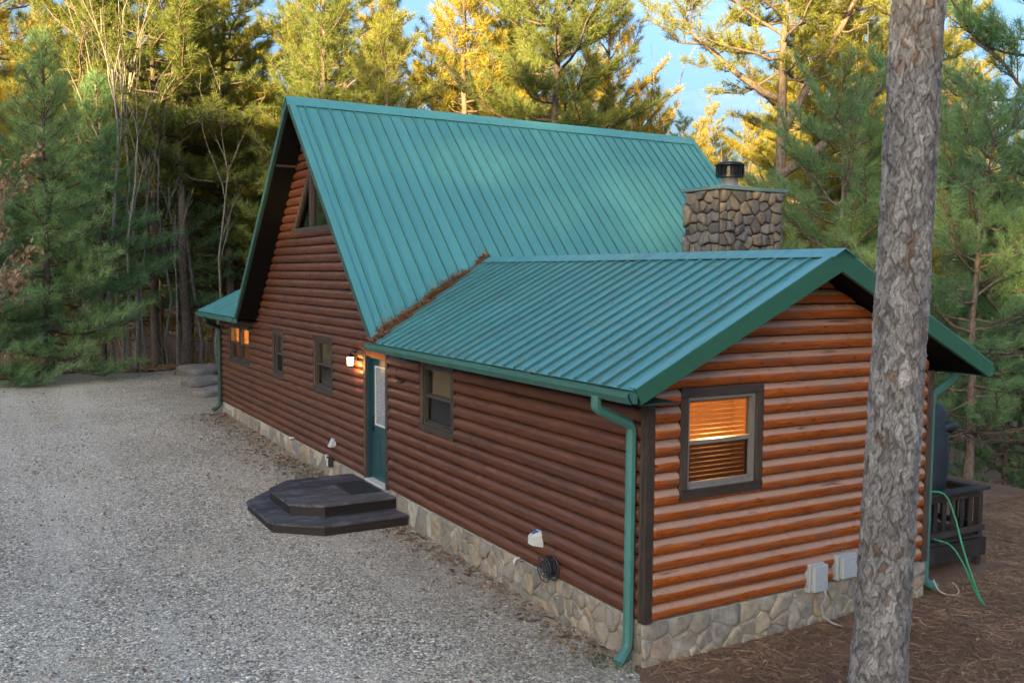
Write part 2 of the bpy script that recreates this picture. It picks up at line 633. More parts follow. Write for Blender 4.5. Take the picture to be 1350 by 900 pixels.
def mat_litter():
    m, nt, b = new_mat('forest_litter')
    N = NT(nt)
    o = N.coord('Object', (1, 1, 1))
    ang = N.noise(o, 1.8, 2, 0.5)
    w = N.noise(N.coord('Object', (2.2, 9, 2.2)), 4.2, 6, 0.75, dist=2.2)
    w2 = N.noise(N.coord('Object', (9, 2.2, 2.2)), 4.2, 6, 0.75, dist=2.4)
    fib = N.mix(N.ramp(ang, [(0.45, g(0)), (0.55, g(1))]), w, w2)
    col = N.ramp(fib, [(0.25, (0.085, 0.045, 0.026)), (0.5, (0.19, 0.105, 0.062)), (0.75, (0.33, 0.20, 0.125))])
    lf = N.n('ShaderNodeTexVoronoi')
    lf.inputs['Scale'].default_value = 11
    N.l(o, lf.inputs['Vector'])
    sp = N.n('ShaderNodeSeparateColor')
    N.l(lf.outputs['Color'], sp.inputs[0])
    lc = N.ramp(sp.outputs[0], [(0.0, (0.10, 0.055, 0.03)), (0.5, (0.20, 0.12, 0.07)), (1.0, (0.30, 0.21, 0.14))])
    lm = N.mix(1.0, N.ramp(sp.outputs[1], [(0.66, g(0)), (0.7, g(1))]), N.ramp(lf.outputs['Distance'], [(0.4, g(1)), (0.5, g(0))]), 'MULTIPLY')
    col = N.mix(N.mix(0.45, g(0), lm), col, lc)
    big = N.noise(o, 0.5, 5, 0.6)
    col = N.mix(1.0, col, N.ramp(big, [(0.3, g(0.72)), (0.7, g(1.25))]), 'MULTIPLY')
    N.l(col, b.inputs['Base Color'])
    b.inputs['Roughness'].default_value = 0.95
    N.l(N.bump(N.mix(0.35, fib, big), 0.8, 0.05), b.inputs['Normal'])
    return m


M = {}
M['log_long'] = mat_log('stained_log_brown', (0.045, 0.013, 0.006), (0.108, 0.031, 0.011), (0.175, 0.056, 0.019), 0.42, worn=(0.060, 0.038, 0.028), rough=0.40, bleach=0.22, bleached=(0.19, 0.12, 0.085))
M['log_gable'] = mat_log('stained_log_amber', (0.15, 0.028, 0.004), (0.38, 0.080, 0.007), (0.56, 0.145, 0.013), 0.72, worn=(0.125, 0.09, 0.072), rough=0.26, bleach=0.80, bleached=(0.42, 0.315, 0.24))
M['trim'] = mat_plank('dark_trim_wood', (0.030, 0.020, 0.015), (0.070, 0.047, 0.034), 0.6, 'z', worn=(0.075, 0.056, 0.044))
M['trimh'] = mat_plank('dark_trim_wood_level', (0.030, 0.020, 0.015), (0.070, 0.047, 0.034), 0.6, 'x', worn=(0.075, 0.056, 0.044))
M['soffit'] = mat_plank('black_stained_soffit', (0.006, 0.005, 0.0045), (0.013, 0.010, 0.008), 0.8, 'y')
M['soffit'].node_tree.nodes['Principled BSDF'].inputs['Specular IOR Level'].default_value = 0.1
M['roof_main'] = mat_metal_paint('teal_roof_main', (0.082, 0.282, 0.278), 0.36, 'y', 0.05, (0.055, 0.19, 0.19))
M['roof_wing'] = mat_metal_paint('teal_roof_wing', (0.074, 0.250, 0.265), 0.28, 'x', 0.10, (0.045, 0.085, 0.10))
M['green_trim'] = mat_metal_paint('green_metal_trim', (0.024, 0.122, 0.072), 0.40, None, 0.12)
M['rake_dark'] = mat_metal_paint('dark_green_rake', (0.030, 0.085, 0.070), 0.5, None, 0.15)
M['downspout'] = mat_metal_paint('teal_downspout', (0.062, 0.205, 0.178), 0.45, None, 0.2)
M['gutter'] = mat_metal_paint('teal_gutter', (0.045, 0.150, 0.125), 0.40, None, 0.15)
M['gutter_dark'] = mat_metal_paint('dark_gutter', (0.022, 0.060, 0.048), 0.45, None, 0.15)
M['stone_foundation'] = mat_stone('foundation_stone', [(0, (0.19, 0.175, 0.15)), (0.3, (0.36, 0.31, 0.23)), (0.5, (0.40, 0.30, 0.20)), (0.65, (0.24, 0.22, 0.20)), (0.82, (0.46, 0.38, 0.27)), (1, (0.22, 0.205, 0.19))], moss=0.3)
M['stone_gable'] = mat_stone('gable_stone', [(0, (0.27, 0.25, 0.22)), (0.25, (0.47, 0.40, 0.28)), (0.5, (0.50, 0.35, 0.23)), (0.7, (0.33, 0.31, 0.28)), (1, (0.54, 0.45, 0.32))], moss=0.0)
M['stone_chimney'] = mat_stone('chimney_stone', [(0, (0.12, 0.10, 0.085)), (0.25, (0.25, 0.19, 0.125)), (0.45, (0.15, 0.148, 0.15)), (0.65, (0.29, 0.22, 0.135)), (0.85, (0.17, 0.165, 0.165)), (1, (0.09, 0.08, 0.075))], moss=0.15)
M['mortar'] = mat_simple('mortar', (0.36, 0.33, 0.28), 0.95, 0, 0.3, 8, 0.5)
M['mortar_dark'] = mat_simple('mortar_dark', (0.035, 0.032, 0.03), 0.95, 0, 0.3, 8, 0.5)
M['substrate'] = mat_simple('wall_sheathing', (0.035, 0.018, 0.011), 0.9, 0, 0.2, 4, 0)
M['interior'] = mat_plank('interior_pine', (0.38, 0.20, 0.08), (0.52, 0.30, 0.13), 0.6, 'z')
M['frame'] = mat_simple('window_vinyl', (0.055, 0.045, 0.038), 0.45, 0, 0.15, 5, 0.05)
M['frame_grey'] = mat_simple('window_vinyl_grey', (0.20, 0.19, 0.175), 0.45, 0, 0.15, 5, 0.05)
M['pane'] = mat_glass('window_glass', refl=0.0)
M['pane_screen'] = mat_glass('screened_glass', (0.30, 0.29, 0.28), 0.02, 0.6)
M['blind'] = mat_simple('tan_blind', (0.42, 0.30, 0.18), 0.6, 0, 0.1, 6, 0)
M['door'] = mat_simple('teal_door_paint', (0.015, 0.058, 0.068), 0.42, 0, 0.1, 3, 0.05)
M['white'] = mat_simple('off_white_plastic', (0.55, 0.55, 0.53), 0.45, 0, 0.1, 9, 0.05)
M['greybox'] = mat_simple('grey_plastic_box', (0.40, 0.43, 0.45), 0.5, 0, 0.14, 22, 0.08)
M['black'] = mat_simple('black_metal', (0.012, 0.012, 0.014), 0.4, 0.3, 0.3, 8, 0.05)
M['black_plastic'] = mat_simple('dark_grey_plastic', (0.030, 0.032, 0.036), 0.45, 0, 0.2, 8, 0.05)
M['steel'] = mat_simple('galvanised_steel', (0.45, 0.46, 0.47), 0.4, 0.8, 0.2, 12, 0.1)
M['blue_label'] = mat_simple('blue_plastic', (0.05, 0.12, 0.36), 0.5, 0, 0.1, 8, 0)
M['deck'] = mat_plank('dark_deck_board', (0.030, 0.029, 0.033), (0.092, 0.092, 0.104), 0.55, 'x', worn=(0.19, 0.195, 0.215))
M['deck_y'] = mat_plank('dark_deck_board_y', (0.026, 0.023, 0.025), (0.066, 0.060, 0.065), 0.55, 'y', worn=(0.13, 0.12, 0.12))
M['deck_side'] = mat_plank('dark_brown_deck_wood', (0.014, 0.011, 0.010), (0.042, 0.034, 0.031), 0.6, 'x', worn=(0.075, 0.066, 0.062))
M['deck_side_y'] = mat_plank('dark_brown_deck_wood_y', (0.014, 0.011, 0.010), (0.042, 0.034, 0.031), 0.6, 'y', worn=(0.075, 0.066, 0.062))
M['skirt'] = mat_plank('dark_skirt_board', (0.010, 0.007, 0.007), (0.021, 0.014, 0.013), 0.6, 'x')
M['mat'] = mat_simple('black_rubber_mat', (0.018, 0.022, 0.025), 0.8, 0, 0.3, 40, 0.5)
M['hose'] = mat_simple('green_hose', (0.05, 0.28, 0.13), 0.45, 0, 0.15, 6, 0)
M['cord'] = mat_simple('tan_cord', (0.42, 0.38, 0.30), 0.6, 0, 0.15, 6, 0)
M['grey_cable'] = mat_simple('grey_cable', (0.33, 0.33, 0.33), 0.5, 0, 0.15, 6, 0)
M['cover'] = mat_simple('navy_cover', (0.020, 0.032, 0.045), 0.6, 0, 0.35, 5, 0.25)
M['boulder'] = mat_stone('boulder_rock', [(0, (0.12, 0.118, 0.115)), (0.5, (0.17, 0.165, 0.16)), (1, (0.14, 0.137, 0.13))], scale=3)
M['gravel'] = mat_gravel()
M['litter'] = mat_litter()
M['needle'] = mat_leaf('pine_needles_green', (0.125, 0.175, 0.055), (0.290, 0.320, 0.085))
M['needle_young'] = mat_leaf('pine_needles_bluegreen', (0.140, 0.265, 0.140), (0.275, 0.430, 0.215))
M['needle_gold'] = mat_leaf('pine_needles_yellowgreen', (0.240, 0.230, 0.042), (0.480, 0.400, 0.070), 0.40)
M['needle_far'] = mat_leaf('far_foliage', (0.150, 0.150, 0.045), (0.340, 0.260, 0.080), 0.42)
M['dead_leaf'] = mat_leaf('dead_leaves', (0.26, 0.15, 0.09), (0.46, 0.29, 0.19), 0.3)
M['straw'] = mat_leaf('pine_straw', (0.19, 0.075, 0.034), (0.36, 0.165, 0.08), 0.1)
M['straw_roof'] = mat_leaf('fresh_pine_straw', (0.30, 0.125, 0.065), (0.52, 0.265, 0.15), 0.25)
M['straw_grey'] = mat_leaf('old_pine_straw', (0.15, 0.090, 0.058), (0.40, 0.26, 0.17), 0.1)
M['bark'] = mat_bark('pine_bark', (0.060, 0.042, 0.034), (0.185, 0.140, 0.112))
M['bark_grey'] = mat_bark('grey_bark', (0.085, 0.072, 0.060), (0.260, 0.230, 0.200), 14)
M['twig'] = mat_leaf('brown_twigs', (0.15, 0.095, 0.065), (0.34, 0.235, 0.165), 0.1)
M['pebble'] = mat_stone('loose_pebble', [(0, (0.2, 0.19, 0.18)), (1, (0.5, 0.48, 0.45))], scale=30)
M['grass'] = mat_leaf('weed_green', (0.045, 0.085, 0.025), (0.09, 0.15, 0.045))

# ---------------------------------------------------------------- ground and driveway
def sheet(name, xs, ys, hfun, mat, keep=None):
    X, Y = np.meshgrid(xs, ys)
    Z = hfun(X, Y)
    nx, ny = len(xs), len(ys)
    v = np.stack([X.ravel(), Y.ravel(), Z.ravel()], 1)
    i = (np.arange(ny - 1)[:, None] * nx + np.arange(nx - 1)[None, :]).ravel()
    t = np.concatenate([np.stack([i, i + 1, i + nx + 1], 1), np.stack([i, i + nx + 1, i + nx], 1)])
    if keep is not None:
        c = v[t].mean(1)
        t = t[keep(c[:, 0], c[:, 1])]
    me = mesh_np(name, v, t)
    return link(name, me, mat, None, True)


def grid_lines(a, b, fine0, fine1, step, far):
    mid = list(np.arange(fine0, fine1, step))
    lo, s = [], step
    x = fine0
    while x > a:
        s *= 1.25
        x -= s
        lo.append(max(x, a))
    hi, s = [], step
    x = mid[-1]
    while x < b:
        s *= 1.25
        x += s
        hi.append(min(x, b))
    return np.array(sorted(set(lo)) + mid + hi)


gx = grid_lines(-600, 900, -20, 40, 0.35, 900)
gy = grid_lines(-600, 1100, -14, 50, 0.35, 1100)
ground = sheet('ground', gx, gy, lambda x, y: ground_h(x, y), M['litter'])
tag(ground, 'brown ground of pine straw and leaf litter round the cabin', kind='structure')


def drive_edge_far(x):
    return 30.4 - 0.06 * (x + 2) ** 2 * (x < -2) + 0.35 * np.sin(x * 1.7) - 0.25 * np.sin(x * 0.6)


def in_drive(x, y):
    e = 0.10 * np.sin(y * 2.3) + 0.06 * np.sin(y * 5.1)
    right = np.where(y < 0.05, -0.15 + e - 0.18 * np.minimum(0, y + 0.6) * 0, np.where(y < 19.5, 0.05, 1.2 + e))
    return (x < right) & (x > -16 + 9.75 * sstep(4, 11, y) + 0.15 * np.sin(y * 1.3)) & (y < drive_edge_far(x)) & (y > -40)


dx = np.concatenate([np.arange(-18, -8, 0.5), np.arange(-8, 2.0, 0.10)])
dy = np.concatenate([np.arange(-40, -9, 1.0), np.arange(-9, 31.5, 0.11)])
drive = sheet('driveway', dx, dy, lambda x, y: ground_h(x, y) + 0.012 + 0.010 * np.sin(x * 1.9 + 0.6 * y) * np.sin(y * 1.1), M['gravel'], in_drive)
tag(drive, 'grey gravel driveway along the log wall', kind='structure')

# ---------------------------------------------------------------- the cabin
PITCH = 0.178
W, L = 4.556, 19.45
EAVE_X, EAVE_Z, SL = -0.53, 2.585, 0.4933          # wing roof: eave line and slope
RX = W / 2
RZ = EAVE_Z + (RX - EAVE_X) * SL                   # wing ridge height
MY, MZ = 11.06, 7.19                               # main ridge
OM = 0.53                                          # gable overhang
MX1 = 10.0
cabin = empty('log_cabin', (W / 2, L / 2, -0.48))
tag(cabin, 'log cabin with teal metal roof, stone footing and stone chimney', 'cabin')
lw = lambda a, d, z: (-d, a, z)                    # long wall: a along +Y, d outward (-X)
gw = lambda a, d, z: (a, -d, z)                    # gable wall: a along +X, d outward (-Y)

# openings: (a0, a1, z0, z1) outer edge of trim
WIN1 = (4.50, 5.70, 1.235, 2.36)
DOOR = (7.02, 8.15, 0.0, 2.36)
WIN2 = (9.86, 11.06, 1.25, 2.42)
WIN3 = (13.22, 14.12, 1.25, 2.37)
WIN4 = (16.25, 18.50, 1.24, 2.35)
WINF = (0.40, 1.61, 1.28, 2.50)
LONG_OPEN = [WIN1, DOOR, WIN2, WIN3, WIN4]


def wall_holes(name, f, a0, a1, z0, z1, holes, d0, d1, mat, parent, inset=0.09):
    hs = sorted([(h[0] + inset, h[1] - inset, h[2] + inset, h[3] - inset) for h in holes])
    mb = MB()
    x = a0
    for h in hs:
        mb.box(x, h[0], d0, d1, z0, z1, f)
        if h[2] > z0 + 0.01:
            mb.box(h[0], h[1], d0, d1, z0, h[2], f)
        mb.box(h[0], h[1], d0, d1, h[3], z1, f)
        x = h[1]
    mb.box(x, a1, d0, d1, z0, z1, f)
    return mb.build(name, mat, parent)


walls = empty('wall', (0, 0, 0), cabin)
wallg = empty('wall', (0, 0, 0), cabin)
sheath = wall_holes('sheathing', lw, 0.0, L, 0.0, 2.55, [WIN1, (DOOR[0], DOOR[1], -0.2, DOOR[3]), WIN2, WIN3, WIN4], -0.13, 0.0, M['substrate'], walls)
sheath2 = wall_holes('sheathing', gw, 0.135, W, 0.0, 2.55, [WINF], -0.13, 0.0, M['substrate'], wallg)
# upper gable triangles behind the logs, far walls, inner floor
mb = MB()
tri = [(0.0, 6.52, 2.55), (0.0, 15.60, 2.55), (0.0, MY, 7.02)]
mb.prism(tri, [(0.13, b, c) for _, b, c in tri])
mb.build('sheathing', M['substrate'], walls)
mb = MB()
tri = [(0.02, 0.0, 2.55), (W - 0.02, 0.0, 2.55), (RX, 0.0, RZ - 0.16)]
mb.prism(tri, [(a, 0.13, c) for a, _, c in tri])
mb.build('sheathing', M['substrate'], wallg)
mb = MB()
mb.box(W - 0.13, W, 0.135, 6.60, -0.4, 2.55)
mb.box(W + 0.003, MX1 - 0.55, 6.85, 6.98, -0.4, 3.0)
mb.box(MX1 - 0.68, MX1 - 0.55, 6.985, 15.2, -0.4, 3.0)
mb.box(0.14, MX1 - 0.69, 15.2, 15.33, -0.4, 3.0)
mb.box(0.135, W, L - 0.13, L, 0, 2.55)
mb.box(W - 0.13, W, 15.34, L - 0.135, 0, 2.55)
mb.build('back_wall', M['interior'], cabin)
mb = MB()
tri = [(MX1 - 0.55, 6.9, 2.9), (MX1 - 0.55, 15.2, 2.9), (MX1 - 0.55, MY, 7.0)]
mb.prism(tri, [(a - 0.1, b, c) for a, b, c in tri])
mb.build('back_wall', M['log_long'], cabin)
mb = MB()
mb.box(0.135, W - 0.135, 0.14, 15.1, -0.06, -0.01)
mb.box(0.135, W - 0.135, 15.4, L - 0.14, -0.06, -0.01)
mb.build('floor', M['interior'], cabin)
mb = MB()
mb.box(0.14, W - 0.14, 3.4, 3.5, 0.0, 2.5)
mb.box(0.14, W - 0.14, 6.25, 6.35, 0.0, 2.5)
mb.box(0.14, W - 0.14, 0.14, 6.2, 2.50, 2.53)
mb.box(0.14, W - 0.14, 15.4, L - 0.14, 2.50, 2.53)
mb.build('inner_wall', M['interior'], cabin)


def log(f, row, lo, hi, za, zb, mat, parent, name='log'):
    """one course of half-round log siding between lo(z) and hi(z), clipped to za..zb"""
    z0 = row * PITCH
    if zb - za < 0.03:
        return None
    za, zb = za + 0.005, zb - 0.005          # open dark joint between courses
    n = 10
    prof = []
    for i in range(n + 1):
        z = za + (zb - za) * i / n
        s = np.clip((z - z0 - PITCH / 2) / (PITCH / 2), -1, 1)
        d = 0.072 * max(0.0, 1 - abs(s + 0.06) ** 2.1) ** 0.55 + 0.004
        prof.append((z, d))
    prof = [(za, 0.002)] + prof + [(zb, 0.002)]
    vs, uv, tt = [], [], []
    m = len(prof)
    length = hi(za) - lo(za)
    nseg = 2
    wob = random.uniform(-0.004, 0.004)
    rings = 6
    for k in range(rings):
        for z, d in prof:
            a, b = lo(z), hi(z)
            if b - a < 0.03:
                b = a + 0.03
            e = min((0.012, 0.032, 0.032, 0.012)[k - 1], (b - a) * 0.3) if 0 < k < 5 else 0.0
            aa = a + e if k < 3 else b - e
            dd = d if 0 < k < 5 else d * 0.72 + 0.0005
            vs.append(f(aa, dd + (wob if d > 0.01 else 0), z))
            uv.append((aa, z + d))
            tt.append((z - z0) / PITCH)
    fs = []
    for k in range(rings - 1):
        for i in range(m - 1):
            q = (k * m + i, (k + 1) * m + i, (k + 1) * m + i + 1, k * m + i + 1)
            fs.append(q)
    fs.append(tuple(range(m - 1, -1, -1)))
    fs.append(tuple((rings - 1) * m + i for i in range(m)))
    o = mk(name, vs, fs, mat, parent, True, uv)
    o.data.attributes.new('course', 'FLOAT', 'POINT').data.foreach_set('value', tt)
    return o


def split_run(a, b, minl=3.6, maxl=6.2):
    """cut a run of siding into boards with random butt joints"""
    out = []
    x = a
    while b - x > maxl:
        s = random.uniform(minl, maxl)
        if b - x - s < 0.8:
            s = (b - x) * 0.55
        out.append((x, x + s))
        x += s
    out.append((x, b))
    return out


def course(f, row, a0, a1, zmax_fn, opens, mat, parent, slope=None):
    z0, z1 = row * PITCH, (row + 1) * PITCH
    bands = sorted({z0, z1} | {z for o in opens for z in (o[2], o[3]) if z0 < z < z1})
    # boards away from openings keep the full height
    cuts = sorted([(o[0], o[1], max(z0, o[2]), min(z1, o[3])) for o in opens if o[2] < z1 - 0.004 and o[3] > z0 + 0.004])
    x = a0
    spans = []
    for c in cuts:
        if c[0] > x:
            spans.append((x, c[0], z0, z1))
        if c[2] > z0 + 0.01:
            spans.append((c[0], c[1], z0, c[2]))
        if c[3] < z1 - 0.01:
            spans.append((c[0], c[1], c[3], z1))
        x = c[1]
    if x < a1:
        spans.append((x, a1, z0, z1))
    for (a, b, za, zb) in spans:
        for (p, q) in split_run(a, b):
            p2, q2 = p + (0.002 if p > a else 0.004), q - (0.002 if q < b else 0.004)
            log(f, row, lambda z, p=p2: p, lambda z, q=q2: q, za, zb, mat, parent)


for r in range(14):
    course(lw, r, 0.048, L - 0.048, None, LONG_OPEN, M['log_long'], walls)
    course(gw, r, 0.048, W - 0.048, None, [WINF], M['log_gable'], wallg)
# main gable above the eaves (follows the 45 degree roof)
und = 0.10
r = 14
while True:
    z0, z1 = r * PITCH, (r + 1) * PITCH
    a = MY - (MZ - und - z0)
    b = MY + (MZ - und - z0)
    if b - a < 0.3:
        break
    opens = []
    segs = split_run(a, b, 3.4, 5.6)
    LW = (9.86, 12.36)
    loft = (4.55, 5.92)
    def hole(z):       # triangular loft window, sides follow the roof slope
        h = min(1.25, max(0.0, (loft[1] - z)))
        return (11.11 - h, 11.11 + h) if loft[0] <= z <= loft[1] - 0.08 else None
    lo_ = lambda z: MY - (MZ - und - z)
    hi_ = lambda z: MY + (MZ - und - z)
    if z1 > loft[0] + 0.05 and z0 < loft[1] - 0.3:
        log(lw, r, lo_, lambda z: 11.11 - min(1.25, max(0.05, loft[1] - z)), z0, z1, M['log_long'], walls)
        log(lw, r, lambda z: 11.11 + min(1.25, max(0.05, loft[1] - z)), hi_, z0, z1, M['log_long'], walls)
        if z0 < loft[0]:
            log(lw, r, lambda z: 9.87, lambda z: 12.35, z0, loft[0], M['log_long'], walls)
    else:
        for (p, q) in segs:
            lo2 = lo_ if p == a else (lambda z, p=p: p + 0.002)
            hi2 = hi_ if q == b else (lambda z, q=q: q - 0.002)
            log(lw, r, lo2, hi2, z0, z1, M['log_long'], walls)
    r += 1
# wing gable above the eaves
r = 14
while True:
    z0, z1 = r * PITCH, (r + 1) * PITCH
    a = EAVE_X + (z0 - EAVE_Z + 0.17) / SL
    b = W - a
    if b - a < 0.35:
        break
    lo_ = lambda z: max(0.048, EAVE_X + (z - EAVE_Z + 0.17) / SL)
    hi_ = lambda z: W - max(0.048, EAVE_X + (z - EAVE_Z + 0.17) / SL)
    log(gw, r, lo_, hi_, z0, z1, M['log_gable'], wallg)
    r += 1
# right-hand wall of the wing, seen as log ends past the trunk
for r in range(14):
    log(lambda a_, d, z: (W + d, a_, z), r, lambda z: 0.048, lambda z: 6.6, r * PITCH, (r + 1) * PITCH, M['log_gable'], wallg)
# corner boards
for (cx, cy) in ((0, 0), (W, 0), (0, L)):
    sx = -1 if cx == 0 else 1
    sy = -1 if cy == 0 else 1
    mb = MB()
    mb.box(min(cx + sx * 0.066, cx - sx * 0.045), max(cx + sx * 0.066, cx - sx * 0.045), min(cy + sy * 0.066, cy - sy * 0.02), max(cy + sy * 0.066, cy - sy * 0.02), -0.01, 2.50, bev=0.004)
    mb.build('corner_board', M['trim'], cabin)
    mb = MB()
    mb.box(min(cx + sx * 0.066, cx - sx * 0.02), max(cx + sx * 0.066, cx - sx * 0.02), min(cy - sy * 0.022, cy - sy * 0.045), max(cy - sy * 0.022, cy - sy * 0.045), -0.01, 2.50, bev=0.004)
    mb.build('corner_board', M['trim'], cabin)


# ---------------------------------------------------------------- stonework
def voronoi_cells(w, h, pts):
    cells = []
    for i, p in enumerate(pts):
        poly = [(0, 0), (w, 0), (w, h), (0, h)]
        for j, q in enumerate(pts):
            if i == j:
                continue
            if abs(q[0] - p[0]) > 1.6:
                continue
            mxp = ((p[0] + q[0]) / 2, (p[1] + q[1]) / 2)
            nx_, ny_ = q[0] - p[0], q[1] - p[1]
            new = []
            for k in range(len(poly)):
                a, b = poly[k], poly[(k + 1) % len(poly)]
                da = (a[0] - mxp[0]) * nx_ + (a[1] - mxp[1]) * ny_
                db = (b[0] - mxp[0]) * nx_ + (b[1] - mxp[1]) * ny_
                if da <= 0:
                    new.append(a)
                if (da < 0) != (db < 0):
                    t = da / (da - db)
                    new.append((a[0] + (b[0] - a[0]) * t, a[1] + (b[1] - a[1]) * t))
            poly = new
            if len(poly) < 3:
                break
        if len(poly) >= 3:
            cells.append(poly)
    return cells


def stone_face(f, w, h, size, mat, parent, proud=0.03, gap=0.013, rnd=random):
    pts = []
    nrow = max(1, round(h / (size * 0.82)))
    for rr in range(nrow):
        x = rnd.uniform(0.02, size * 0.5)
        while x < w:
            pts.append((x, (rr + 0.5 + rnd.uniform(-0.34, 0.34)) * h / nrow))
            x += size * rnd.choice([0.45, 0.6, 0.85, 1.1, 1.5, 1.9, 0.7])
    for poly in voronoi_cells(w, h, pts):
        cx = sum(p[0] for p in poly) / len(poly)
        cy = sum(p[1] for p in poly) / len(poly)
        # split long edges and wobble so that outlines are uneven
        out = []
        for k in range(len(poly)):
            a, b = poly[k], poly[(k + 1) % len(poly)]
            if math.hypot(b[0] - a[0], b[1] - a[1]) < 0.025:
                continue
            out.append(a)
            out.append(((a[0] + b[0]) / 2 + rnd.uniform(-.012, .012), (a[1] + b[1]) / 2 + rnd.uniform(-.012, .012)))
        if len(out) < 5:
            continue
        n = len(out)
        p0 = proud * rnd.uniform(0.3, 1.7)
        vs = []
        tx, ty = rnd.uniform(-.12, .12), rnd.uniform(-.12, .12)
        for sc, dd in ((1, 0.0), (0.985, 0.6), (0.90, 0.95), (0.5, 1.0)):
            for (x, y) in out:
                vx, vy = x - cx, y - cy
                ln = math.hypot(vx, vy) + 1e-6
                s2 = max(0.2, (ln - gap) / ln) * sc
                dep = p0 * dd + (vx * tx + vy * ty) * dd + (rnd.uniform(-.004, .004) if dd > 0 else -0.012)
                vs.append(f(cx + vx * s2, dep, cy + vy * s2))
        vs.append(f(cx, p0 * 1.02, cy))
        fs = []
        for q in range(3):
            for k in range(n):
                j = (k + 1) % n
                fs.append((q * n + k, q * n + j, q * n + n + j, q * n + n + k))
        for k in range(n):
            fs.append((3 * n + k, 3 * n + (k + 1) % n, 4 * n))
        mk('stone', vs, fs, mat, parent, True)


srnd = random.Random(5)
found = empty('foundation', (0, 0, 0), cabin)
mb = MB()
mb.box(-0.035, 0.12, -0.035, L + 0.03, -0.75, -0.012)
mb.box(0.125, W + 0.035, -0.035, 0.12, -0.75, -0.012)
mb.box(W - 0.12, W + 0.034, 0.125, 6.6, -0.75, -0.012)
mb.build('mortar_bed', M['mortar'], found)
stone_face(lambda a, d, z: (-0.035 - d, a, -0.56 + z), 5.0, 0.545, 0.26, M['stone_foundation'], found, 0.020, 0.009, rnd=srnd)
stone_face(lambda a, d, z: (-0.035 - d, 5.0 + a, -0.52 + z), L - 5.0, 0.505, 0.42, M['stone_foundation'], found, 0.020, 0.009, rnd=srnd)
stone_face(lambda a, d, z: (a - 0.06, -0.035 - d, -0.60 + z), W + 0.12, 0.585, 0.245, M['stone_gable'], found, 0.016, 0.008, rnd=srnd)
stone_face(lambda a, d, z: (W + 0.035 + d, a, -0.60 + z), 0.9, 0.585, 0.27, M['stone_gable'], found, 0.026, rnd=srnd)

CX0, CX1, CY0, CY1, CZ = 6.32, 7.95, 5.9, 6.88, 5.36
chim = empty('chimney', (0, 0, 0), cabin)
mb = MB()
mb.box(CX0, CX1, CY0, CY1, -0.8, CZ - 0.002)
mb.build('core', M['mortar_dark'], chim)
CB = 3.3
stone_face(lambda a, d, z: (CX0 + a, CY0 - d, CB + z), CX1 - CX0, CZ - CB, 0.25, M['stone_chimney'], chim, 0.06, 0.014, rnd=srnd)
stone_face(lambda a, d, z: (CX0 - d, CY0 + a, CB + z), CY1 - CY0, CZ - CB, 0.25, M['stone_chimney'], chim, 0.06, 0.014, rnd=srnd)
mb = MB()
mb.box(CX0 - 0.09, CX1 + 0.09, CY0 - 0.09, CY1 + 0.06, CZ, CZ + 0.07, bev=0.008)
mb.build('cap_flashing', mat_metal_paint('weathered_flashing', (0.12, 0.20, 0.20), 0.4, None, 0.2), chim)
fx, fy = CX0 + 0.66, CY0 + 0.45
mb = MB()
mb.lathe([(0.30, 0.07), (0.24, 0.09), (0.17, 0.14), (0.165, 0.29)], (fx, fy, CZ), 20)
mb.build('flue_pipe', M['steel'], chim, True)
mb = MB()
mb.lathe([(0.17, 0.28), (0.27, 0.30), (0.27, 0.33), (0.20, 0.34), (0.20, 0.51), (0.18, 0.52)], (fx, fy, CZ), 22)
for k in range(14):
    th = 2 * math.pi * k / 14
    c_, s_ = math.cos(th), math.sin(th)
    mb.tube([(fx + .262 * c_, fy + .262 * s_, CZ + .325), (fx + .262 * c_, fy + .262 * s_, CZ + .525)], 0.016, 4)
mb.build('flue_cap', M['black'], chim)
mb = MB()
mb.lathe([(0.285, 0.515), (0.29, 0.55), (0.22, 0.59), (0.06, 0.60)], (fx, fy, CZ), 22)
mb.build('flue_lid', M['black'], chim, True)

# ---------------------------------------------------------------- roofs
RIB = 0.262


M['rib'] = mat_metal_paint('shaded_rib_flank', (0.030, 0.120, 0.115), 0.6, None, 0.15)  # deeper roof teal: shade of the rib sides put into the colour


def shade_ribs(o, sides):
    """give the rib flanks the darker teal that paints in their shade"""
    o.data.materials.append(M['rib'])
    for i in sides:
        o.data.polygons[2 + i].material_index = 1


def panel_profile(w, rib=0.03):
    """cross-section of one ribbed roofing panel: a narrow raised rib along one edge"""
    k = rib
    return [(0.0, 0.036), (0.45 * k, 0.036), (k, 0.003), (w * 0.5, 0.005), (w - 0.30 * k, 0.003), (w - 0.004, 0.036), (w - 0.001, 0.036)]


rmain = empty('roof', (0, 0, 0), cabin)
rwing = empty('roof', (0, 0, 0), cabin)
rfar = empty('roof', (0, 0, 0), cabin)
INV = 1 / math.sqrt(2)


def main_pt(x, y, h, side=-1):
    """point on the main roof plane lifted h along its normal; side -1 faces -Y"""
    z = MZ - abs(MY - y)
    return (x, y + side * h * INV, z + h * INV)


def valley_y(x):
    """where the wing roof meets the main slope"""
    zw = EAVE_Z + (min(x, W - x) - EAVE_X) * SL
    return MY - (MZ - zw)


def main_bottom(x):
    if x <= W - EAVE_X:
        return max(valley_y(x), MY - (MZ - 2.60)) + 0.0
    return MY - (MZ - 2.60)


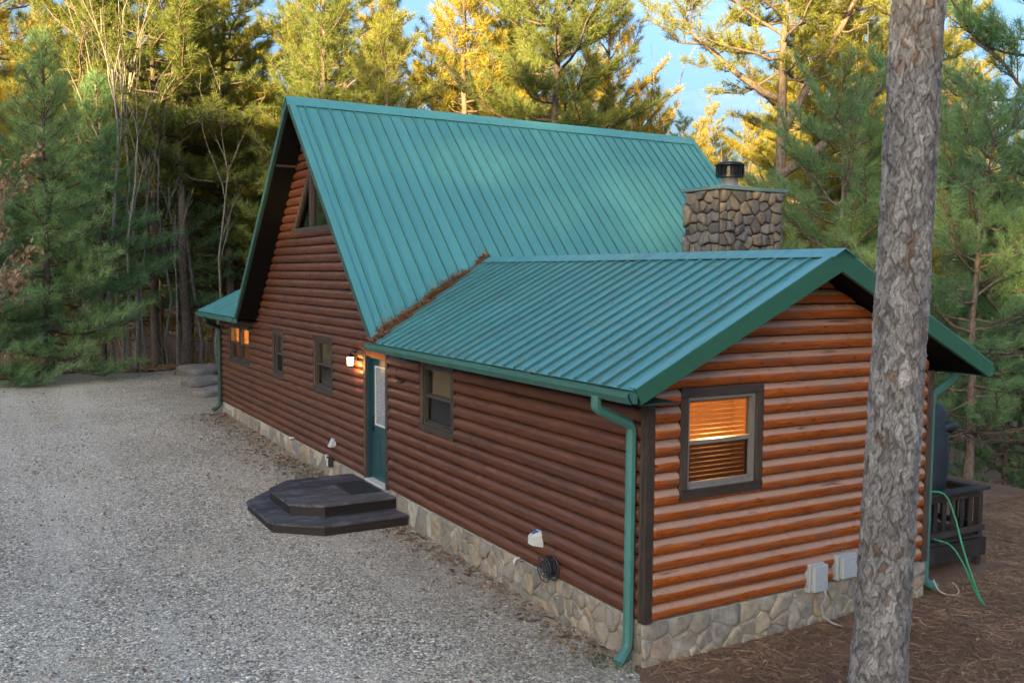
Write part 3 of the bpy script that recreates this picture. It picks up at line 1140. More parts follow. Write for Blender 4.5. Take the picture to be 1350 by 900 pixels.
nP = int(round((MX1 + OM) / RIB))
pw = (MX1 + OM) / nP
for k in range(nP):
    x0 = -OM + k * pw
    prof = panel_profile(pw)
    A = [main_pt(x0 + a, MY - 0.02, h + 0.006) for a, h in prof] + [main_pt(x0 + pw - 0.001, MY - 0.02, 0.0), main_pt(x0, MY - 0.02, 0.0)]
    B = [main_pt(x0 + a, main_bottom(x0 + a), h + 0.006) for a, h in prof] + [main_pt(x0 + pw - 0.001, main_bottom(x0 + pw), 0.0), main_pt(x0, main_bottom(x0), 0.0)]
    shade_ribs(MB().prism(A, B).build('roof_panel', M['roof_main'], rmain), (1, 4))
LB = MY + (MZ - 2.62)
for k in range(0, nP):
    x0 = -OM + k * pw
    prof = panel_profile(pw)
    A = [main_pt(x0 + a, MY + 0.02, h + 0.006, 1) for a, h in prof] + [main_pt(x0 + pw - 0.001, MY + 0.02, 0, 1), main_pt(x0, MY + 0.02, 0, 1)]
    B = [main_pt(x0 + a, LB, h + 0.006, 1) for a, h in prof] + [main_pt(x0 + pw - 0.001, LB, 0, 1), main_pt(x0, LB, 0, 1)]
    shade_ribs(MB().prism(B, A).build('roof_panel', M['roof_main'], rmain), (1, 4))
# roof deck (dark boards seen from below)
T = 0.13
mb = MB()
poly = lambda x: [main_pt(x, MY, -0.003), main_pt(x, MY - (MZ - 2.60), -0.003), main_pt(x, MY - (MZ - 2.60), -T), (x, MY, MZ - T * 1.414)]
mb.prism(poly(-OM + 0.02), poly(MX1 - 0.02))
poly = lambda x: [main_pt(x, MY, -0.003, 1), main_pt(x, LB, -0.003, 1), main_pt(x, LB, -T, 1), (x, MY, MZ - T * 1.414)]
mb.prism(poly(MX1 - 0.02), poly(-OM + 0.02))
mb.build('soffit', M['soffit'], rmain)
# ridge cap
mb = MB()
pr = lambda x: [main_pt(x, MY - 0.17, 0.040), (x, MY, MZ + 0.062), main_pt(x, MY + 0.17, 0.040, 1), main_pt(x, MY + 0.17, 0.030, 1), (x, MY, MZ + 0.048), main_pt(x, MY - 0.17, 0.030)]
mb.prism(pr(-OM - 0.07), pr(MX1 + 0.05))
mb.build('ridge_cap', M['roof_main'], rmain)
# rake trims of the main gable (near side and far side)
for x0, x1 in ((-OM - 0.045, -OM + 0.016), (MX1 - 0.016, MX1 + 0.045)):
    for s, yb in ((-1, 6.50), (1, LB + 0.02)):
        q = lambda x: [main_pt(x, MY, 0.034, s), main_pt(x, yb, 0.034, s), main_pt(x, yb, -0.075, s), (x, MY, MZ - 0.075 * 1.414)]
        MB().prism(q(x0), q(x1)).build('rake_trim', M['rake_dark'], rmain)
        q = lambda x: [main_pt(x, MY - s * 0 + s * 0.08, 0.048, s), main_pt(x, yb, 0.048, s), main_pt(x, yb, 0.0365, s), main_pt(x, MY + s * 0.08, 0.0365, s)]
        MB().prism(q(min(x0, x0 if x0 < 0 else x0 - 0.06)), q(x1 + (0.075 if x0 < 0 else 0.0))).build('rake_flashing', M['roof_main'], rmain)
# thin lighter strip on the soffit
MB().prism([(-OM + 0.03, MY + 1.02, MZ - 1.02 - 0.215), (-OM + 0.03, MY + 1.04, MZ - 1.04 - 0.215), (-OM + 0.03, MY + 1.04, MZ - 1.04 - 0.18), (-OM + 0.03, MY + 1.02, MZ - 1.02 - 0.18)],
           [(-0.02, MY + 1.02, MZ - 1.02 - 0.215), (-0.02, MY + 1.04, MZ - 1.04 - 0.215), (-0.02, MY + 1.04, MZ - 1.04 - 0.18), (-0.02, MY + 1.02, MZ - 1.02 - 0.18)]).build('soffit_batten', M['trimh'], rmain)

NL = math.hypot(1, SL)


def wing_pt(x, y, h):
    """point on the near slope of the wing roof (x <= ridge) or mirrored far slope, lifted h"""
    if x <= RX + 1e-6:
        z = EAVE_Z + (x - EAVE_X) * SL
        return (x - h * SL / NL, y, z + h / NL)
    z = EAVE_Z + (W - x - EAVE_X) * SL
    return (x + h * SL / NL, y, z + h / NL)


Y0 = -0.50


def wing_end_x(y):
    """on the main slope a wing panel at y starts at the valley"""
    zm = MZ - (MY - y)
    return EAVE_X + (zm - EAVE_Z) / SL


VY_E = MY - (MZ - EAVE_Z)            # y where the valley starts at the eave
VY_R = MY - (MZ - RZ)                # y where the ridge meets the main slope
nW = int(round((VY_R - Y0) / RIB))
ww = (VY_R - Y0) / nW
for side in (0, 1):
    for k in range(nW):
        y0 = Y0 + k * ww
        prof = panel_profile(ww, 0.045)
        fx_ = (lambda x: x) if side == 0 else (lambda x: W - x)
        lo = lambda y: min(RX - 0.02, max(EAVE_X - 0.03, wing_end_x(y)))
        A = [wing_pt(fx_(lo(y0 + a)), y0 + a, h + 0.006) for a, h in prof] + [wing_pt(fx_(lo(y0 + ww)), y0 + ww - 0.001, 0), wing_pt(fx_(lo(y0)), y0, 0)]
        B = [wing_pt(fx_(RX - 0.015), y0 + a, h + 0.006) for a, h in prof] + [wing_pt(fx_(RX - 0.015), y0 + ww - 0.001, 0), wing_pt(fx_(RX - 0.015), y0, 0)]
        m_ = MB()
        m_.prism(A, B) if side == 0 else m_.prism(B, A)
        shade_ribs(m_.build('roof_panel', M['roof_wing'], rwing), (4,))
mb = MB()
for a, b in ((EAVE_X, RX),):
    q = lambda y: [wing_pt(a, y, -0.003), wing_pt(b, y, -0.003), (b, y, RZ - T * 1.12), wing_pt(a, y, -T)]
    mb.prism(q(Y0 + 0.02), q(VY_E + 0.1))
    q = lambda y: [wing_pt(W - a, y, -0.003), wing_pt(b, y, -0.003), (b, y, RZ - T * 1.12), wing_pt(W - a, y, -T)]
    mb.prism(q(VY_E + 0.1), q(Y0 + 0.02))
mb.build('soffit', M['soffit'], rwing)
mb = MB()
pr = lambda y: [wing_pt(RX - 0.17, y, 0.042), (RX, y, RZ + 0.052), wing_pt(RX + 0.17, y, 0.042), wing_pt(RX + 0.17, y, 0.033), (RX, y, RZ + 0.04), wing_pt(RX - 0.17, y, 0.033)]
mb.prism(pr(VY_R + 0.12), pr(Y0 - 0.07))
mb.build('ridge_cap', M['roof_wing'], rwing)
# rake boards at the gable end
RT = 0.19
for side in (0, 1):
    fx_ = (lambda x: x) if side == 0 else (lambda x: W - x)
    q = lambda y: [wing_pt(fx_(EAVE_X - 0.035), y, 0.032), (RX, y, RZ + 0.036), (RX, y, RZ - RT * 1.1), wing_pt(fx_(EAVE_X - 0.035), y, -RT + 0.05)]
    MB().prism(q(Y0 - 0.035), q(Y0 + 0.018)).build('rake_trim', M['green_trim'], rwing)
    q = lambda y: [wing_pt(fx_(EAVE_X - 0.035), y, 0.044), (RX, y, RZ + 0.0495), (RX, y, RZ + 0.038), wing_pt(fx_(EAVE_X - 0.035), y, 0.034)]
    MB().prism(q(Y0 - 0.037), q(Y0 + 0.085)).build('rake_flashing', M['roof_wing'], rwing)
# left wing roof: same section beyond the main gable
yl0, yl1 = 15.42, 20.0
nL = 17
wl = (yl1 - yl0) / nL
for side in (0, 1):
    for k in range(nL):
        y0 = yl0 + k * wl
        prof = panel_profile(wl)
        fx_ = (lambda x: x) if side == 0 else (lambda x: W - x)
        def lo(y):
            zm = MZ - (y - MY)
            return min(RX - 0.02, max(EAVE_X - 0.03, EAVE_X + (zm - EAVE_Z) / SL))
        A = [wing_pt(fx_(lo(y0 + a)), y0 + a, h + 0.006) for a, h in prof] + [wing_pt(fx_(lo(y0 + wl)), y0 + wl - 0.001, 0), wing_pt(fx_(lo(y0)), y0, 0)]
        B = [wing_pt(fx_(RX - 0.015), y0 + a, h + 0.006) for a, h in prof] + [wing_pt(fx_(RX - 0.015), y0 + wl - 0.001, 0), wing_pt(fx_(RX - 0.015), y0, 0)]
        m_ = MB()
        m_.prism(A, B) if side == 0 else m_.prism(B, A)
        m_.build('roof_panel', M['roof_wing'], rfar)
mb = MB()
q = lambda y: [wing_pt(EAVE_X, y, -0.003), wing_pt(RX, y, -0.003), (RX, y, RZ - T * 1.12), wing_pt(EAVE_X, y, -T)]
mb.prism(q(yl0 + 0.3), q(yl1 - 0.02))
q = lambda y: [wing_pt(W - EAVE_X, y, -0.003), wing_pt(RX, y, -0.003), (RX, y, RZ - T * 1.12), wing_pt(W - EAVE_X, y, -T)]
mb.prism(q(yl1 - 0.02), q(yl0 + 0.3))
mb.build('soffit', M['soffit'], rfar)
q = lambda y: [wing_pt(EAVE_X - 0.035, y, 0.044), (RX, y, RZ + 0.05), (RX, y, RZ - 0.2), wing_pt(EAVE_X - 0.035, y, -0.15)]
MB().prism(q(yl1 - 0.02), q(yl1 + 0.03)).build('rake_trim', M['roof_wing'], rfar)

# gutters
def gutter(y0, y1, mat, x=EAVE_X, sx=-1, z=None):
    z = EAVE_Z - 0.03 if z is None else z
    prof = [(0, 0), (0, -0.115), (0.075, -0.115), (0.125, -0.045), (0.125, 0.0), (0.112, 0.0), (0.112, -0.041), (0.069, -0.104), (0.012, -0.104), (0.012, 0)]
    q = lambda y: [(x + sx * a, y, z + b) for a, b in prof]
    m_ = MB()
    m_.prism(q(y0), q(y1)) if sx < 0 else m_.prism(q(y1), q(y0))
    for yy in (y0, y1 - 0.004):
        e = [(x, yy, z), (x, yy, z - 0.115), (x + sx * .075, yy, z - .115), (x + sx * .125, yy, z - .045), (x + sx * .125, yy, z + 0.001)]
        m_.prism(e, [(a, b + 0.004, c) for a, b, c in e])
    return m_.build('gutter', mat, cabin)


gutter(Y0 - 0.01, 6.58, M['gutter'])
gutter(15.55, 20.02, M['gutter'])
gutter(Y0 - 0.01, 6.58, M['gutter'], W - EAVE_X, 1)
# fascia boards behind gutters
mb = MB()
mb.box(EAVE_X + 0.004, EAVE_X + 0.03, Y0 + 0.02, 6.5, EAVE_Z - 0.15, EAVE_Z - 0.012)
mb.box(-0.5, 0.0, Y0 + 0.02, 6.5, EAVE_Z - 0.165, EAVE_Z - 0.152)
mb.build('fascia', M['gutter_dark'], cabin)
# debris lying in the near gutter
def scatter_tris(n, pos, lmin, lmax, wmin, wmax, rng, flat=0.25, zlift=0.0):
    """loose straw: n thin triangles"""
    a = rng.uniform(0, 2 * np.pi, n)
    d = np.stack([np.cos(a), np.sin(a), rng.normal(0, flat, n)], 1)
    d /= np.linalg.norm(d, axis=1)[:, None]
    s = np.stack([-np.sin(a), np.cos(a), rng.normal(0, 0.4, n)], 1)
    ln = rng.uniform(lmin, lmax, n)[:, None]
    wd = rng.uniform(wmin, wmax, n)[:, None]
    v = np.stack([pos - d * ln / 2 - s * wd / 2, pos - d * ln / 2 + s * wd / 2, pos + d * ln / 2], 1).reshape(-1, 3)
    v[:, 2] += zlift
    return v, np.arange(n * 3).reshape(-1, 3)


def downspout(path, mat, rad=0.042):
    pts = []
    P = [Vector(p) for p in path]
    pts.append(P[0])
    for i in range(1, len(P) - 1):      # rounded elbows
        a, b, c = P[i - 1], P[i], P[i + 1]
        r_ = min(0.07, (b - a).length * 0.45, (c - b).length * 0.45)
        p1, p2 = b + (a - b).normalized() * r_, b + (c - b).normalized() * r_
        for t in (0, 0.25, 0.5, 0.75, 1):
            pts.append(p1 * (1 - t) ** 2 + b * 2 * t * (1 - t) + p2 * t * t)
    pts.append(P[-1])
    m_ = MB().tube(pts, rad * 1.15, 8, True, 1.0)
    return m_.build('downspout', mat, cabin, False)


downspout([(-0.60, 0.10, 2.47), (-0.60, 0.11, 2.33), (-0.12, 0.13, 2.12), (-0.12, 0.13, -0.30), (-0.30, 0.06, -0.42)], M['downspout'], 0.05)
downspout([(W + 0.60, 0.02, 2.47), (W + 0.60, 0.02, 2.38), (W + 0.13, 0.02, 2.16), (W + 0.13, 0.02, -0.32), (W + 0.33, -0.02, -0.42)], M['downspout'], 0.05)
downspout([(-0.60, 18.9, 2.47), (-0.60, 18.95, 2.33), (-0.12, 19.42, 2.14), (-0.12, 19.42, -0.12), (-0.32, 19.5, -0.25)], M['gutter_dark'], 0.05)

# ---------------------------------------------------------------- windows and door
def window(f, o, blinds='upper', sash='frame', lit=False, mull=0):
    a0, a1, z0, z1 = o
    t = 0.105
    fm = M[sash]
    wnd = empty('window', (0, 0, 0), cabin)
    # trim boards
    for (p, q, r_, s, mat_) in ((a0, a1, z1 - t, z1, 'trimh'), (a0, a1, z0, z0 + t, 'trimh'), (a0, a0 + t, z0 + t + .001, z1 - t - .001, 'trim'), (a1 - t, a1, z0 + t + .001, z1 - t - .001, 'trim')):
        e = 0.012 if mat_ == 'trimh' and r_ == z0 else 0
        MB().box(p, q, -0.02, 0.060 + e, r_, s, f, bev=0.004).build('trim_board', M[mat_], wnd)
    ia0, ia1, iz0, iz1 = a0 + t, a1 - t, z0 + t, z1 - t
    units = [(ia0, ia1)]
    if mull:
        mid = (ia0 + ia1) / 2
        units = [(ia0, mid - 0.04), (mid + 0.04, ia1)]
        MB().box(mid - 0.04, mid + 0.04, -0.02, 0.05, iz0, iz1, f).build('mullion', M['trim'], wnd)
    for ui, (p, q) in enumerate(units):
        zm = (iz0 + iz1) / 2
        fr = 0.038
        m_ = MB()
        # outer frame
        m_.box(p, p + fr, -0.07, 0.030, iz0, iz1, f)
        m_.box(q - fr, q, -0.07, 0.030, iz0, iz1, f)
        m_.box(p + fr, q - fr, -0.07, 0.030, iz1 - fr, iz1, f)
        m_.box(p + fr, q - fr, -0.07, 0.044, iz0, iz0 + fr, f)
        m_.build('frame', fm, wnd)
        # meeting rail and lower sash stiles
        m_ = MB()
        m_.box(p + fr, q - fr, -0.05, 0.018, zm - 0.022, zm + 0.022, f)
        m_.box(p + fr, p + fr + 0.022, -0.05, 0.006, iz0 + fr, zm - 0.022, f)
        m_.box(q - fr - 0.022, q - fr, -0.05, 0.006, iz0 + fr, zm - 0.022, f)
        m_.box(p + fr, q - fr, -0.05, 0.006, iz0 + fr, iz0 + fr + 0.03, f)
        m_.build('sash', fm, wnd)
        MB().box(p + fr, q - fr, -0.034, -0.030, zm + 0.02, iz1 - fr + 0.003, f).build('pane', M['pane'], wnd)
        MB().box(p + fr, q - fr, -0.020, -0.016, iz0 + fr, zm - 0.02, f).build('pane', M['pane_screen'], wnd)
        # blind
        zb = zm - 0.02 if blinds == 'upper' else iz0 + fr
        m_ = MB()
        z = iz1 - fr - 0.01
        m_.box(p + fr, q - fr, -0.12, -0.075, z - 0.03, z, f)
        z -= 0.035
        while z > zb:
            tilt = 0.020 if blinds == 'upper' else 0.004
            A = [f(p + fr + 0.01, -0.115, z + tilt), f(q - fr - 0.01, -0.115, z + tilt), f(q - fr - 0.01, -0.075, z), f(p + fr + 0.01, -0.075, z)]
            m_.prism(A, [(x, y, c + 0.003) for x, y, c in A])
            z -= 0.032 if blinds == 'upper' else 0.052
        m_.build('blind', M['blind'], wnd)
    return wnd


window(lw, WIN1)
window(lw, WIN2)
window(lw, WIN3)
window(lw, WIN4, mull=1, blinds='full')
window(gw, WINF, blinds='full', sash='frame_grey')

# triangular loft window
loftw = empty('window', (0, 0, 0), cabin)
zb, zt, yc, hw = 4.55, 5.92, 11.11, 1.25
MB().box(yc - hw - 0.1, yc + hw + 0.1, 0.0, 0.075, zb - 0.02, zb + 0.10, lw).build('trim_board', M['trimh'], loftw)
MB().box(yc - 0.08, yc + 0.08, 0.0, 0.085, zb + 0.101, zt - 0.10, lw).build('trim_board', M['trim'], loftw)
for s in (-1, 1):
    A = [lw(yc + s * hw, 0.0, zb + 0.10), lw(yc + s * (hw - 0.14), 0.0, zb + 0.10), lw(yc + s * 0.0, 0.0, zt - 0.06), lw(yc + s * 0.0, 0.0, zt + 0.08)]
    B = [(x - 0.07, y, z) for x, y, z in A]
    (MB().prism(A, B) if s < 0 else MB().prism(B, A)).build('trim_board', M['trim'], loftw)
    A = [lw(yc + s * (hw - 0.12), 0.02, zb + 0.1), lw(yc + s * 0.07, 0.02, zb + 0.1), lw(yc + s * 0.07, 0.02, zt - 0.12)]
    B = [(x - 0.006, y, z) for x, y, z in A]
    (MB().prism(A, B) if s < 0 else MB().prism(B, A)).build('pane', mat_glass('loft_glass%d' % s, (0.25, 0.24, 0.23), 0.22), loftw)

# door
dr = empty('door', (0, 0, 0), cabin)
a0, a1, z0, z1 = DOOR
MB().box(a0, a0 + 0.10, -0.02, 0.072, -0.02, z1, lw, bev=0.004).build('trim_board', M['trim'], dr)
MB().box(a1 - 0.10, a1, -0.02, 0.072, -0.02, z1, lw, bev=0.004).build('trim_board', M['trim'], dr)
MB().box(a0 + 0.10, a1 - 0.10, -0.02, 0.066, z1 - 0.13, z1, lw).build('trim_board', M['log_gable'], dr)
mb = MB()
mb.box(a0 + 0.10, a0 + 0.125, -0.12, 0.03, 0.0, z1 - 0.13, lw)
mb.box(a1 - 0.125, a1 - 0.10, -0.12, 0.03, 0.0, z1 - 0.13, lw)
mb.box(a0 + 0.125, a1 - 0.125, -0.12, 0.03, z1 - 0.16, z1 - 0.13, lw)
mb.build('jamb', M['door'], dr)
MB().box(a0 + 0.10, a1 - 0.10, -0.12, 0.09, -0.035, 0.0, lw).build('threshold', M['white'], dr)
la0, la1, lz0, lz1 = a0 + 0.127, a1 - 0.127, 0.004, z1 - 0.165
ga0, ga1, gz0, gz1 = la0 + 0.14, la1 - 0.14, lz0 + 0.98, lz1 - 0.14
mb = MB()
mb.box(la0, ga0, -0.10, -0.055, lz0, lz1, lw)
mb.box(ga1, la1, -0.10, -0.055, lz0, lz1, lw)
mb.box(ga0, ga1, -0.10, -0.055, gz1, lz1, lw)
mb.box(ga0, ga1, -0.10, -0.055, lz0, gz0, lw)
mid = (la0 + la1) / 2
for p, q in ((la0 + 0.12, mid - 0.04), (mid + 0.04, la1 - 0.12)):
    mb.box(p, q, -0.055, -0.046, 0.18, 0.84, lw, bev=0.004)
mb.build('leaf', M['door'], dr)
mb = MB()
w_ = 0.03
mb.box(ga0, ga0 + w_, -0.06, -0.044, gz0, gz1, lw)
mb.box(ga1 - w_, ga1, -0.06, -0.044, gz0, gz1, lw)
mb.box(ga0 + w_, ga1 - w_, -0.06, -0.044, gz0, gz0 + w_, lw)
mb.box(ga0 + w_, ga1 - w_, -0.06, -0.044, gz1 - w_, gz1, lw)
mb.build('glass_frame', M['white'], dr)
m_fg, nt_, b_ = new_mat('patterned_glass')
N_ = NT(nt_)
nz = N_.voro(N_.coord('Object', (1, 1, 1)), 38)
N_.l(N_.ramp(nz, [(0.1, (0.15, 0.155, 0.17)), (0.6, (0.32, 0.325, 0.345))]), b_.inputs['Base Color'])
b_.inputs['Roughness'].default_value = 0.18
N_.l(N_.bump(nz, 0.5, 0.01), b_.inputs['Normal'])
MB().box(ga0 + w_, ga1 - w_, -0.09, -0.062, gz0 + w_, gz1 - w_, lw).build('pane', m_fg, dr)
mb = MB()
hy = la1 - 0.07
mb.box(hy - 0.03, hy + 0.03, -0.055, -0.045, 0.86, 1.06, lw)
mb.tube([lw(hy, -0.045, 0.92), lw(hy, 0.01, 0.92), lw(hy - 0.10, 0.015, 0.92)], 0.012, 6)
mb.lathe([(0.03, 0), (0.03, 0.02), (0.018, 0.03)], (0.052, hy, 1.12), 12, 'x')
mb.build('handle', M['black'], dr)

# ---------------------------------------------------------------- wall fittings (each a thing of its own)
lan = empty('wall_lantern', (-0.06, 8.5, 2.1))
tag(lan, 'lit black wall lantern with glowing glass left of the teal door', 'lantern')
mb = MB()
mb.box(8.46, 8.56, 0.055, 0.075, 2.10, 2.30, lw, bev=0.004)
mb.tube([lw(8.51, 0.07, 2.24), lw(8.51, 0.15, 2.28), lw(8.52, 0.18, 2.23)], 0.012, 6)
mb.build('bracket', M['black'], lan)
mb = MB()
mb.lathe([(0.02, 0.10), (0.07, 0.07), (0.085, 0.05), (0.085, 0.04)], (-0.18, 8.52, 2.13), 10)
mb.build('hood', M['black'], lan)
mb = MB()
mb.lathe([(0.045, -0.12), (0.058, -0.10), (0.062, 0.03)], (-0.18, 8.52, 2.13), 10)
mb.build('glass', mat_emit('lantern_glow', (1.0, 0.50, 0.14), 4.0), lan)
ll = bpy.data.lights.new('lantern_bulb', 'POINT')
ll.energy = 1.6
ll.color = (1.0, 0.48, 0.14)
ll.shadow_soft_size = 0.05
lo_o = bpy.data.objects.new('lantern_bulb', ll)
lo_o.location = (-0.18, 8.46, 1.98)
COL.objects.link(lo_o)

for nm, loc, en in (('room_lamp', (2.0, 1.2, 2.15), 75), ('room_lamp', (1.5, 17.2, 2.2), 140)):
    l_ = bpy.data.lights.new(nm, 'POINT')
    l_.energy = en
    l_.color = (1.0, 0.50, 0.15)
    l_.shadow_soft_size = 0.12
    o_ = bpy.data.objects.new(nm, l_)
    o_.location = loc
    COL.objects.link(o_)

# ornament: a leaping stag cut from dark iron
orn = MB()
oy, oz = 6.45, 1.92
for path, r_ in (([(oy + .14, oz - .02), (oy + .05, oz + .02), (oy - .06, oz - .01), (oy - .13, oz + .03)], .022), ([(oy + .13, oz - .02), (oy + .19, oz + .08), (oy + .23, oz + .09)], .013),
                 ([(oy + .18, oz + .09), (oy + .17, oz + .19)], .006), ([(oy + .17, oz + .15), (oy + .21, oz + .19)], .005), ([(oy + .12, oz - .03), (oy + .20, oz - .09)], .008),
                 ([(oy + .10, oz - .03), (oy + .15, oz - .13)], .008), ([(oy - .10, oz), (oy - .17, oz - .07), (oy - .20, oz - .04)], .008), ([(oy - .08, oz - .01), (oy - .12, oz - .12), (oy - .16, oz - .11)], .008)):
    orn.tube([lw(a, 0.068, z) for a, z in path], r_, 6)
tag(orn.build('wall_ornament', M['black'], None), 'small dark iron ornament on the logs between door and window', 'ornament')


def util_box(name, x0, x1, z0, z1, d, label, lip):
    e = empty(name, ((x0 + x1) / 2, -0.06, z0))
    tag(e, label, 'utility box', 'grey utility boxes on the gable wall')
    MB().box(x0, x1, 0.03, 0.06 + d * 0.5, z0, z1, gw, bev=0.012).build('housing', M['greybox'], e)
    MB().box(x0 + lip, x1 - lip * 0.3, 0.06 + d * 0.5, 0.06 + d, z0 + lip, z1 - lip * 0.4, gw, bev=0.012).build('cover', M['greybox'], e)
    m_ = MB()
    m_.box((x0 + x1) / 2 - 0.012, (x0 + x1) / 2 + 0.012, 0.04, 0.06, z1 + 0.001, z1 + 0.035, gw)
    m_.box(x0 - 0.008, x0 - 0.0005, 0.06, 0.09, z0 + 0.06, z0 + 0.10, gw)
    m_.build('tab', M['steel'], e)
    return e


b1 = util_box('utility_box', 2.37, 2.63, -0.06, 0.29, 0.12, 'narrow grey utility box with a cable hanging from it', 0.02)
b2 = util_box('utility_box', 2.83, 3.18, 0.02, 0.33, 0.13, 'wider pale grey utility box beside the pine trunk', 0.03)
tag(MB().tube([(2.55, -0.20, -0.02), (2.565, -0.21, -0.10), (2.56, -0.14, -0.22), (2.60, -0.14, -0.36), (2.68, -0.20, -0.44), (2.76, -0.30, -0.47)], 0.013, 8).build('cable', M['grey_cable'], None, True),
    'grey cable hanging from the narrow utility box to the ground', 'cable')

fau = empty('faucet_cover', (-0.07, 2.08, 0.32))
tag(fau, 'white insulated faucet cover with blue top on the log wall', 'faucet cover')
mb = MB()
A = [lw(a, 0.058, z) for a, z in ((1.97, 0.30), (2.17, 0.30), (2.17, 0.46), (2.12, 0.50), (2.02, 0.50), (1.97, 0.46))]
B = [lw(a, 0.185, z) for a, z in ((2.01, 0.33), (2.13, 0.33), (2.13, 0.43), (2.10, 0.46), (2.04, 0.46), (2.01, 0.43))]
mb.prism(B, A)
mb.build('shell', M['white'], fau)
A = [lw(a, d, z) for a, d, z in ((2.03, 0.09, 0.497), (2.11, 0.09, 0.497), (2.10, 0.16, 0.474), (2.04, 0.16, 0.474))]
MB().prism([(x, y, z - .01) for x, y, z in A], [(x, y, z + .004) for x, y, z in A]).build('label_patch', M['blue_label'], fau)

reel = empty('hose_reel', (-0.06, 1.72, -0.02))
tag(reel, 'dark grey wire hose hanger reel on the lowest logs', 'hose reel')
for xo in (0.085, 0.20):
    m_ = MB()
    for rr in (0.05, 0.10, 0.155):
        pts = [(-xo, 1.72 + rr * math.cos(t), 0.12 + rr * math.sin(t)) for t in np.linspace(0, 2 * math.pi, 25)]
        m_.tube(pts, 0.008, 5, False)
    for k in range(8):
        th = 2 * math.pi * k / 8
        m_.tube([(-xo, 1.72 + .03 * math.cos(th), .12 + .03 * math.sin(th)), (-xo, 1.72 + .155 * math.cos(th), .12 + .155 * math.sin(th))], 0.007, 5)
    m_.build('rim', M['black_plastic'], reel)
m_ = MB()
for k in range(10):
    th = 2 * math.pi * k / 10
    m_.tube([(-.06, 1.72 + .10 * math.cos(th), .12 + .10 * math.sin(th)), (-.20, 1.72 + .10 * math.cos(th), .12 + .10 * math.sin(th))], 0.007, 5)
m_.lathe([(0.05, 0.0), (0.05, 0.16)], (-0.04, 1.72, 0.12), 12, 'x')
m_.build('drum', M['black_plastic'], reel)

tag(MB().tube([(-0.02, 2.56, 0.005), (-0.11, 2.56, 0.005), (-0.13, 2.56, -0.02), (-0.13, 2.56, -0.06)], 0.02, 8).build('pipe_elbow', M['white'], None, True),
    'white plastic pipe elbow just above the stone footing', 'pipe')
tag(MB().tube([(-0.02, 12.45, 0.03), (-0.14, 12.45, 0.04), (-0.17, 12.45, 0.01)], 0.03, 8).build('pipe_elbow', M['white'], None, True),
    'white vent elbow low on the log wall under the narrow window', 'pipe')
vent = empty('dryer_vent', (-0.06, 9.8, 0.28))
tag(vent, 'grey hooded vent on the logs left of the entry steps', 'vent')
A = [lw(a, d, z) for a, d, z in ((9.72, 0.055, 0.29), (9.88, 0.055, 0.29), (9.88, 0.055, 0.45), (9.72, 0.055, 0.45))]
B = [lw(a, d, z) for a, d, z in ((9.72, 0.17, 0.28), (9.88, 0.17, 0.28), (9.87, 0.09, 0.44), (9.73, 0.09, 0.44))]
MB().prism(B, A).build('hood', M['greybox'], vent)
MB().box(9.69, 9.91, 0.05, 0.058, 0.26, 0.47, lw).build('flange', M['greybox'], vent)
out = empty('outdoor_outlet', (-0.06, 10.0, -0.08))
tag(out, 'dark outlet box with white plates near the stone footing left of the steps', 'outlet')
MB().box(9.86, 10.02, 0.055, 0.15, -0.14, 0.05, lw, bev=0.006).build('housing', M['black_plastic'], out)
MB().box(9.90, 9.96, 0.151, 0.165, -0.12, 0.03, lw).build('plate', M['white'], out)
MB().box(10.14, 10.21, 0.05, 0.11, -0.04, 0.06, lw, bev=0.004).build('plate', M['white'], out)
MB().tube([lw(10.03, 0.10, -0.02), lw(10.14, 0.09, 0.0)], 0.012, 6).build('conduit', M['black_plastic'], out)

# ---------------------------------------------------------------- entry steps
steps = empty('entry_steps', (-1.0, 7.6, -0.45))
tag(steps, 'dark two-tier wooden entry steps with clipped corners below the teal door', 'steps')


def tier(poly_fn, y0, y1, zt, th, mat, xr):
    """planks running out from the wall; poly_fn(y) gives the outer x"""
    n = int(round((y1 - y0) / 0.142))
    w_ = (y1 - y0) / n
    for k in range(n):
        ya, yb = y0 + k * w_ + 0.007, y0 + (k + 1) * w_ - 0.007
        zz = zt + random.uniform(-0.005, 0.005)
        ym = (ya + yb) / 2
        P = [(poly_fn(ya), ya), (xr, ya), (xr, yb), (poly_fn(yb), yb)]
        MB().prism([(a, b, zz - th) for a, b in P], [(a, b, zz) for a, b in P]).build('plank', mat, steps)


def octo(x0, ya, yb, y0, y1, xc0, xc1):
    def fn(y):
        if y < ya:
            return xc0 + (x0 - xc0) * (y - y0) / (ya - y0)
        if y > yb:
            return xc1 + (x0 - xc1) * (y1 - y) / (y1 - yb)
        return x0
    return fn


UP = octo(-1.80, 7.02, 8.25, 6.62, 8.72, -1.33, -1.33)
LO = octo(-2.18, 6.74, 8.30, 6.12, 9.10, -1.50, -1.45)
tier(UP, 6.62, 8.72, -0.05, 0.036, M['deck'], -0.075)
tier(LO, 6.12, 9.10, -0.245, 0.036, M['deck'], -0.075)


def skirt(pts, z0, z1, mat):
    for (a, b) in zip(pts[:-1], pts[1:]):
        a, b = Vector((*a, 0)), Vector((*b, 0))
        t = (b - a).normalized()
        nrm = Vector((t.y, -t.x, 0)) * 0.022
        P = [a, b, b + nrm, a + nrm]
        MB().prism([(p.x, p.y, z0) for p in P], [(p.x, p.y, z1) for p in P]).build('skirt_board', mat, steps)


